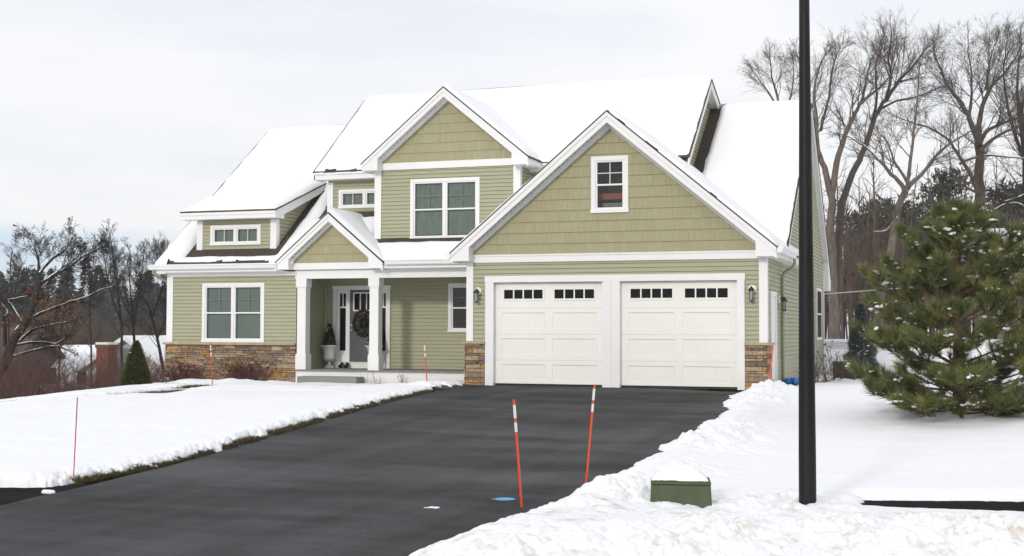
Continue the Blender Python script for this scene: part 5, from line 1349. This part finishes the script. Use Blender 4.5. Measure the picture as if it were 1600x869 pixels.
wood_.tube([pb-np.array([0, 0, .2]), pb+np.array([.02, 0, .8]), pb+np.array([0, .02, 1.9]), pb+np.array([-.03, 0, 2.9]), pb+np.array([-.03, 0, H-.25])], [.11, .095, .065, .035, .018], 8)
rr = random.Random(5)
def bough(p, d, L, r, lvl):
    n = 5; pts = [np.array(p)]; d = np.array(d)/np.linalg.norm(d)
    for i in range(n):
        d = d+np.array([rr.gauss(0, .08), rr.gauss(0, .08), .07 if lvl else .05]); d /= np.linalg.norm(d); pts.append(pts[-1]+d*L/n)
    wood_.tube(pts, [r*(1-.7*i/n) for i in range(n+1)], 5, False)
    for i in range(1, n+1):
        if lvl == 0 and i < 2: continue
        if lvl < 2:
            for s_ in (-1, 1):
                if rr.random() < .55:
                    side = np.cross(d, [0, 0, 1]); side /= np.linalg.norm(side)
                    bough(pts[i], d*.75+side*s_*rr.uniform(.5, .95)+np.array([0, 0, rr.uniform(.0, .35)]), L*rr.uniform(.28, .45)*(1.25-.12*i), r*.5, lvl+1)
    k = 4 if lvl < 2 else 2
    for i in range(k):
        f = 1-(.45 if lvl < 2 else .3)*i/k; j = min(n-1, int(f*n-.01)); q = pts[j]+(pts[j+1]-pts[j])*(f*n-j); tc_.append(q); dd = d+np.array([0, 0, .35]); td_.append(dd/np.linalg.norm(dd))
    if rr.random() < .15 and lvl > 0:
        q = pts[-1]-d*rr.uniform(.03, .12)
        for k in range(rr.randint(2, 6)):
            s_ = rr.uniform(.008, .028); e = q+np.array([rr.gauss(0, .05), rr.gauss(0, .05), .035+rr.gauss(0, .015)])
            sc_.blob(e, s_*rr.uniform(1., 2.2), s_*rr.uniform(1., 1.8), s_*.8, rr.randint(0, 999), 5, 7, .8)
whorls = [(.12, .95, 6, .0), (.26, 1.30, 8, .0), (.42, 1.25, 6, .05), (.58, 1.45, 8, .08), (.90, 1.42, 8, .16), (1.22, 1.40, 8, .22), (1.58, 1.30, 7, .28), (1.92, 1.18, 7, .34), (2.26, 1.02, 7, .42), (2.78, .60, 7, .45), (2.95, .42, 6, .9), (3.12, .26, 5, 1.3)]
for (z, L, k, upz) in whorls:
    a0 = rr.uniform(0, 2*PI)
    for i in range(k):
        a_ = a0+2*PI*i/k+rr.gauss(0, .15); bough(pb+np.array([0, 0, z+rr.gauss(0, .05)]), (math.cos(a_), math.sin(a_), upz+rr.gauss(0, .08)), L*rr.uniform(.82, 1.1), .022 if L > .6 else .014, 0 if L > .5 else 1)
wood_.build('trunk', 'pine_bark', pine, True)
tuft_set(tc_, td_, 32, .13, .25, .0042, .60, 'pine_needle', pine, 'crown')
sc_.build('snow', 'snow', pine, True)
print('pine tufts', len(tc_))

# ---- blue spruce
def cone_tree(base, H, R, n, L, mat, name, label, cat, snow_n=0, wid=.006, trunk='bark', grp=None, droop=-.2, power=.9):
    o = thing(name, label, cat, tuple(base), grp)
    u = rng.uniform(.02, 1, n)**1.1; a_ = rng.uniform(0, 2*PI, n); lob = 1+.16*np.sin(a_*5+u*17)+.12*np.sin(u*H*13+a_)
    rr_ = R*(1-u)**power*lob*np.sqrt(rng.uniform(.35, 1, n))
    c = np.stack([rr_*np.cos(a_), rr_*np.sin(a_), u*H], 1)+base; d = np.stack([np.cos(a_), np.sin(a_), rng.uniform(droop-.3, droop+.6, n)], 1)+rng.normal(0, .35, (n, 3))
    d *= (L*rng.uniform(.6, 1.2, n)/np.linalg.norm(d, axis=1))[:, None]; w = np.cross(d, rng.normal(size=(n, 3))); w *= (wid/np.linalg.norm(w, axis=1))[:, None]
    V = np.stack([c-w, c+w, c+d], 1).reshape(-1, 3); np_mesh('crown', V, np.arange(3*n).reshape(-1, 3), mat, o)
    m = MB(); m.tube([base-np.array([0, 0, .1]), base+np.array([0, 0, H*.95])], [H*.022, .01], 6); m.build('trunk', trunk, o)
    if snow_n:
        s_ = MB()
        for k in range(snow_n):
            uu = random.uniform(.05, .97); aa = random.uniform(0, 2*PI); q = R*(1-uu)**power*random.uniform(.75, 1.05); z = random.uniform(.010, .032)
            s_.blob((base[0]+q*math.cos(aa), base[1]+q*math.sin(aa), base[2]+uu*H+.02), z*1.6, z*1.6, z*.6, k, 4, 6, .5)
        s_.build('snow', 'snow', o, True)
    return o
b_ = at(1346, 596, 40); b_[2] = float(G(b_[0], b_[1])); Hs = at(1338, 474, 39)[2]-b_[2]
cone_tree(b_, Hs, .60, 30000, .13, 'spruce_needle', 'spruce_tree', 'small blue-green spruce dusted with snow beside the air conditioner', 'tree', 190, .007)
b_ = at(212, 618, 33.5); b_[2] = float(G(b_[0], b_[1])); Hs = at(212, 534, 33.5)[2]-b_[2]
cone_tree(b_, Hs, .40, 16000, .07, 'arbor_leaf', 'arborvitae', 'dense dark green cone-shaped arborvitae at the left corner of the house', 'shrub', 10, .008, droop=.5, power=.7)

# ---- shrubs
def twig_shrub(x, y, z, W, H, n, mat, label, leaf=None, grp=None, nl=0, seed=0, lean=.6):
    o = thing('shrub', label, 'shrub', (x, y, z), grp); m = MB(); r = random.Random(seed); lp = []
    for i in range(n):
        bx, by = r.gauss(0, W*.18), r.gauss(0, .12); d = np.array([r.gauss(0, lean)+bx/W, r.gauss(0, .35), 1.]); d /= np.linalg.norm(d); h = H*r.uniform(.5, 1.05)
        p = np.array([x+bx, y+by, z-.03]); q = p+d*h*.5+np.array([r.gauss(0, .03), r.gauss(0, .03), 0]); e = q+(d+np.array([r.gauss(0, .25), r.gauss(0, .2), .1]))*h*.5
        m.tube([p, q, e], [.010, .007, .004], 3, False); lp += [q, e]
        for k in range(4):
            f = r.random(); b0 = q+(e-q)*f; e2 = b0+np.array([r.gauss(0, .6), r.gauss(0, .6), .7])*h*.22; m.tube([b0, e2], [.006, .003], 3, False); lp.append(e2)
    m.build('stems', mat, o)
    if leaf: leaves('leaves', [np.array(lp[r.randrange(len(lp))])+rng.normal(0, .03, 3) for i in range(nl)], .07, leaf, o)
    return o
GSH = 'bare shrubs along the stone base'
twig_shrub(-16.05, 1.80, float(G(-16.05, 1.80)), 1.1, .62, 100, 'twig_red', 'smaller leafless brown shrub before the left end of the stone wall', 'shrub_leaf', GSH, 260, 1, .9)
twig_shrub(-14.15, 1.95, float(G(-14.15, 1.95))+.05, 1.4, .60, 120, 'twig_red', 'wider dark red shrub before the stone wall near the porch', 'shrub_leaf', GSH, 420, 2, .9)
GST = 'dry stems before the porch skirt'
for k, (x, H_, n_, lab) in enumerate(((-10.5, .42, 6, 'thin dry stems before the porch skirt below the right post'), (-9.75, .48, 6, 'thin dry stems before the middle of the porch skirt'), (-7.9, .5, 3, 'single dry stalk before the right end of the porch skirt'))):
    twig_shrub(x, 2.2, float(G(x, 2.2)), .25, H_, n_, 'dry_stem', lab, None, GST, 0, 20+k, .25)
GSR = 'dry shrubs along the right wall'
for k, (y, W, H_, lab, lf) in enumerate(((5.2, .5, 1.0, 'leggy bare shrub against the right wall left of the lamp post', None), (9.6, .5, 1.15, 'brown-leaved shrub at the foot of the right wall right of the lamp post', 'shrub_leaf'), (12.6, .5, 1.0, 'thin bare shrub by the back corner of the right wall', None))):
    twig_shrub(.55, y, float(G(.55, y)), W, H_, 26, 'twig_brown', lab, lf, GSR, 60, 40+k, .35)
# blue tarp bundle, black pipe
m = MB(); p = np.array([.30, 2.2, 0.02])
for k in range(7): m.blob((p[0]+random.uniform(-.12, .16), p[1]+random.uniform(-.15, .15), .09+random.uniform(-.04, .05)), .11, .11, .08, k, 5, 8, .5)
tag(m.build('tarp', 'tarp_blue', None, True), 'crumpled blue tarp bundle at the foot of the downspout', 'tarp')
m = MB(); m.tube([at(1286, 578, 41), at(1289, 588, 40.5), at(1293, 598, 40), at(1300, 603, 39.6)], .04, 8); tag(m.build('drain_pipe', 'black_hose', None, True), 'short black drain pipe curving out of the back wall corner', 'pipe')

# ---- air conditioner
ab = at(1320, 602, 38.5); ab[2] = float(G(ab[0], ab[1])); hw = .30
ac = thing('air_conditioner', 'dark grey boxy air conditioner unit in the snow beside the house', 'air conditioner', tuple(ab))
m = MB(); X, Yb, Z = ab; Ha = .68
m.box(X-hw, X+hw, Yb-hw, Yb+hw, Z-.1, Z+.04)
for (sx, sy) in ((-1, -1), (1, -1), (1, 1), (-1, 1)): m.box(X+sx*hw-.03, X+sx*hw+.03, Yb+sy*hw-.03, Yb+sy*hw+.03, Z+.04, Z+Ha)
m.box(X-hw-.035, X+hw+.035, Yb-hw-.035, Yb+hw+.035, Z+Ha, Z+Ha+.05)
for k in range(13):
    z = Z+.07+k*.046
    m.box(X-hw, X+hw, Yb-hw-.012, Yb-hw-.004, z, z+.028); m.box(X+hw+.004, X+hw+.012, Yb-hw, Yb+hw, z, z+.028)
m.build('cabinet', 'ac_metal', ac)
m = MB(); m.box(X-hw+.004, X+hw-.004, Yb-hw+.004, Yb+hw-.004, Z+.041, Z+Ha-.001); m.build('coil', 'ac_dark', ac)
m = MB(); m.blob((X, Yb, Z+Ha+.05), hw*.7, hw*.7, .03, 3, 6, 12, .2); m.build('snow', 'snow', ac, True)

# ---- white lattice-topped fence
fa_, fb_ = at(1262, 540, 44), at(1700, 545, 46)
fe = thing('fence', 'white vinyl fence with a lattice top behind the pine and spruce', 'fence', (fa_[0], fa_[1], 0))
D = fb_[:2]-fa_[:2]; LF = np.hypot(*D); D = D/LF; Nn = np.array([-D[1], D[0]])
zt = at(1305, 530, 44)[2]; zg = zt-1.35
def fpt(a_, z, o): q = fa_[:2]+D*a_+Nn*(-o); return (q[0], q[1], z)
lat = MB(); pan = MB(); 
nseg = int(LF/2.2)
for k in range(nseg+1):
    p_ = MB(); p_.fbox(fpt, k*2.2-.06, k*2.2+.06, zg-.3, zt+.06, -.06, .06); p_.build('post', 'fence_white', fe)
rl = MB(); rl.fbox(fpt, 0, LF, zt-.09, zt, -.025, .025); rl.fbox(fpt, 0, LF, zt-.42, zt-.33, -.025, .025); rl.fbox(fpt, 0, LF, zg, zg+.09, -.025, .025); rl.build('rail', 'fence_white', fe)
a_ = -.4
while a_ < LF:
    for s_ in (1, -1):
        x0 = a_ if s_ > 0 else a_+.24
        q = [fpt(x0-.02, zt-.33, .006*s_), fpt(x0+.02, zt-.33, .006*s_), fpt(x0+.02+s_*.24, zt-.09, .006*s_), fpt(x0-.02+s_*.24, zt-.09, .006*s_)]
        lat.face(*q)
    a_ += .105
lat.build('lattice', 'fence_white', fe)
a_ = 0
while a_ < LF: pan.fbox(fpt, a_+.003, min(a_+.15, LF)-.003, zg+.09, zt-.42, -.012, .012); a_ += .15
pan.build('fence_panel', 'fence_white', fe)
# overhead service wire across the woods
m = MB(); m.tube([at(1255, 462, 47), at(1320, 457, 47), at(1385, 452, 47), at(1700, 430, 47)], .022, 5); tag(m.build('wire', 'wire', None, True), 'pale utility wire crossing in front of the woods at right', 'wire')

# ---- far houses
def far_house(label, c, ang, W, D_, hw, hr, wall, roof_mat, chim=None, wins=()):
    o = thing('far_house', label, 'house', tuple(c), None)
    ca, sa = math.cos(ang), math.sin(ang)
    def P(x, y, z): return (c[0]+x*ca-y*sa, c[1]+x*sa+y*ca, c[2]+z)
    m = MB(); w, d = W/2, D_/2
    m.face(P(-w, -d, 0), P(w, -d, 0), P(w, -d, hw), P(-w, -d, hw)); m.face(P(-w, d, hw), P(w, d, hw), P(w, d, 0), P(-w, d, 0))
    for s_ in (-1, 1): m.face(P(s_*w, -d, 0), P(s_*w, d, 0), P(s_*w, d, hw), P(s_*w, 0, hw+hr), P(s_*w, -d, hw))
    m.build('wall', wall, o)
    r = MB(); e = .35; k = hr/d
    for s_ in (-1, 1):
        a0 = [P(-w-e, s_*(d+e), hw-k*e), P(w+e, s_*(d+e), hw-k*e), P(w+e, 0, hw+hr), P(-w-e, 0, hw+hr)]; a1 = [(x, y, z+.22) for x, y, z in a0]
        n = len(r.v); r.v += a0+a1; r.f += [tuple(n+i for i in q) for q in ((0, 1, 2, 3), (7, 6, 5, 4), (0, 4, 5, 1), (1, 5, 6, 2), (2, 6, 7, 3), (3, 7, 4, 0))]
    ro = r.build('roof', roof_mat, o)
    for (x, z, ww, hh) in wins:
        g = MB(); g.face(P(x-ww/2, -d-.03, z), P(x+ww/2, -d-.03, z), P(x+ww/2, -d-.03, z+hh), P(x-ww/2, -d-.03, z+hh)); g.build('window', 'dark_glass', o)
    return o, P
def zc(x, y, t, zlow): p = at(x, y, t); p[2] = zlow; return p
c1 = zc(142, 560, 68, at(0, 610, 68)[2]-1.5)
zroof = at(0, 545, 68)[2]
h1, P1 = far_house('white far house with a snow-covered roof and brick chimney in the hollow', c1, YAW+.18, 5.3, 6.5, zroof-c1[2]-1.9, 1.9, 'far_wall_white', 'roof_snow', wins=((-1.6, 1.6, .8, 1.2), (.2, 1.6, .8, 1.2), (1.8, 1.6, .8, 1.2)))
q = at(166, 600, 62); q2 = at(166, 534, 62); m = MB()
m.box(q[0]-.34, q[0]+.34, q[1]-.35, q[1]+.35, q[2]-3.5, q2[2]-.12); m.box(q[0]-.38, q[0]+.38, q[1]-.40, q[1]+.40, q2[2]-.3, q2[2]-.14)
ch = m.build('chimney', 'brick', h1)
m = MB(); m.box(q[0]-.37, q[0]+.37, q[1]-.39, q[1]+.39, q2[2]-.139, q2[2]-.03); m.build('snow', 'roof_snow', ch)
c2 = zc(-52, 580, 64, at(0, 640, 64)[2]-1)
far_house('brown-walled far house below the boughs of the oak', c2, YAW-.05, 7.0, 6, at(0, 566, 64)[2]-c2[2], 1.5, 'far_wall_brown', 'far_wall_brown')
c3 = zc(244, 580, 66, at(0, 620, 66)[2]-1)
far_house('far house with a steep snowy roof beside the stone corner', c3, YAW+1.35, 6.0, 4.4, at(0, 572, 66)[2]-c3[2], at(0, 530, 66)[2]-at(0, 572, 66)[2], 'far_wall_white', 'roof_snow')
c4 = zc(1612, 420, 85, .5)
far_house('cream far house with a snowy roof behind the young pine', c4, YAW-.1, 5, 6, at(1600, 392, 85)[2]-.5, 1.3, 'far_wall_cream', 'roof_snow')

# ================================================================== SKY, SUN, CAMERA
sc = bpy.context.scene
hm = bpy.data.materials.new('haze'); hm.use_nodes = True; hn = hm.node_tree; hn.nodes.clear()
ho = N(hn, 'ShaderNodeOutputMaterial'); hv_ = N(hn, 'ShaderNodeVolumePrincipled'); hv_.inputs['Color'].default_value = (.93, .965, 1, 1); hv_.inputs['Density'].default_value = .00055; hv_.inputs['Anisotropy'].default_value = .2
hn.links.new(hv_.outputs[0], ho.inputs['Volume']); MATS['haze'] = hm
m = MB(); m.box(-420, 420, -120, 420, -60, 24); hz = m.build('haze', 'haze'); tag(hz, kind='stuff')
sd_ = np.array([.2, 1.55, -.57]); sd_ /= np.linalg.norm(sd_)
w = bpy.data.worlds.new('World'); sc.world = w; w.use_nodes = True; nt = w.node_tree; nt.nodes.clear()
out = N(nt, 'ShaderNodeOutputWorld'); sky = N(nt, 'ShaderNodeTexSky', sky_type='NISHITA'); sky.sun_disc = False
sky.sun_elevation = math.asin(-sd_[2]); sky.sun_rotation = math.atan2(-sd_[0], -sd_[1]); sky.dust_density = 2
bg1 = N(nt, 'ShaderNodeBackground'); bg1.inputs['Strength'].default_value = .10; nt.links.new(sky.outputs['Color'], bg1.inputs['Color'])
tc = N(nt, 'ShaderNodeTexCoord'); sep = N(nt, 'ShaderNodeSeparateXYZ'); nt.links.new(tc.outputs['Generated'], sep.inputs[0])
mp = N(nt, 'ShaderNodeMapping'); mp.inputs['Scale'].default_value = (1.6, 1.6, 7.0); nt.links.new(tc.outputs['Generated'], mp.inputs['Vector'])
n1 = N(nt, 'ShaderNodeTexNoise'); n1.inputs['Scale'].default_value = 1.9; n1.inputs['Detail'].default_value = 7; n1.inputs['Roughness'].default_value = .48; n1.inputs['Distortion'].default_value = .3
nt.links.new(mp.outputs['Vector'], n1.inputs['Vector'])
rp = N(nt, 'ShaderNodeValToRGB'); e = rp.color_ramp.elements
e[0].position = .34; e[0].color = (.845, .88, .945, 1); e[1].position = .58; e[1].color = (.985, .985, 1.0, 1)
nt.links.new(n1.outputs['Fac'], rp.inputs['Fac'])
# overcast dome: brighter towards the zenith
gz_ = N(nt, 'ShaderNodeMapRange'); gz_.inputs['From Min'].default_value = .30; gz_.inputs['From Max'].default_value = 1.0; gz_.inputs['To Min'].default_value = 1.0; gz_.inputs['To Max'].default_value = 1.12
nt.links.new(sep.outputs['Z'], gz_.inputs['Value'])
bg2 = N(nt, 'ShaderNodeBackground'); nt.links.new(rp.outputs['Color'], bg2.inputs['Color']); nt.links.new(gz_.outputs['Result'], bg2.inputs['Strength'])
# clear gap low over the horizon
gap = N(nt, 'ShaderNodeValToRGB'); ge = gap.color_ramp.elements; ge[0].position = 0.0; ge[0].color = (.25, .25, .25, 1); ge[1].position = .105; ge[1].color = (0, 0, 0, 1)
for p_, v in ((.040, .30), (.056, .75), (.070, .55), (.082, .03)):
    k_ = ge.new(p_); k_.color = (v, v, v, 1)
nz = N(nt, 'ShaderNodeMath', operation='MULTIPLY_ADD'); nz.inputs[1].default_value = .05; nt.links.new(n1.outputs['Fac'], nz.inputs[0]); 
sub = N(nt, 'ShaderNodeMath', operation='SUBTRACT'); nt.links.new(sep.outputs['Z'], nz.inputs[2]); nt.links.new(nz.outputs[0], sub.inputs[0]); sub.inputs[1].default_value = .025
nt.links.new(sub.outputs[0], gap.inputs['Fac'])
bg3 = N(nt, 'ShaderNodeBackground'); bg3.inputs['Color'].default_value = (.56, .74, .90, 1); bg3.inputs['Strength'].default_value = 1.0
# only west of the house (left), where the cloud sheet ends
lx = N(nt, 'ShaderNodeMapRange'); lx.inputs['From Min'].default_value = -.50; lx.inputs['From Max'].default_value = -.62; nt.links.new(sep.outputs['X'], lx.inputs['Value'])
gm = N(nt, 'ShaderNodeMath', operation='MULTIPLY'); nt.links.new(gap.outputs['Color'], gm.inputs[0]); nt.links.new(lx.outputs['Result'], gm.inputs[1])
m1 = N(nt, 'ShaderNodeMixShader'); m1.inputs['Fac'].default_value = .94; nt.links.new(bg1.outputs[0], m1.inputs[1]); nt.links.new(bg2.outputs[0], m1.inputs[2])
m2 = N(nt, 'ShaderNodeMixShader'); nt.links.new(gm.outputs[0], m2.inputs['Fac']); nt.links.new(m1.outputs[0], m2.inputs[1]); nt.links.new(bg3.outputs[0], m2.inputs[2])
nt.links.new(m2.outputs[0], out.inputs['Surface'])
sun = bpy.data.lights.new('sun', 'SUN'); sun.energy = 1.3; sun.angle = math.radians(6); sun.color = (1, .95, .86)
so = bpy.data.objects.new('sun', sun); C.objects.link(so); so.rotation_euler = Vector(sd_).to_track_quat('-Z', 'Y').to_euler()
cam = bpy.data.cameras.new('camera'); cam.sensor_width = 36; cam.lens = 36*FPX/1600; cam.clip_end = 3000; cam.clip_start = .1
co = bpy.data.objects.new('camera', cam); C.objects.link(co)
M = Matrix(((_r[0], _u[0], -_fw[0], CAM[0]), (_r[1], _u[1], -_fw[1], CAM[1]), (_r[2], _u[2], -_fw[2], CAM[2]), (0, 0, 0, 1)))
co.matrix_world = M; sc.camera = co
vs = sc.view_settings; vs.view_transform = 'Standard'; vs.look = 'None'; vs.exposure = 0.06; vs.gamma = 1; vs.use_curve_mapping = False
sc.cycles.max_bounces = 6; sc.cycles.transparent_max_bounces = 12
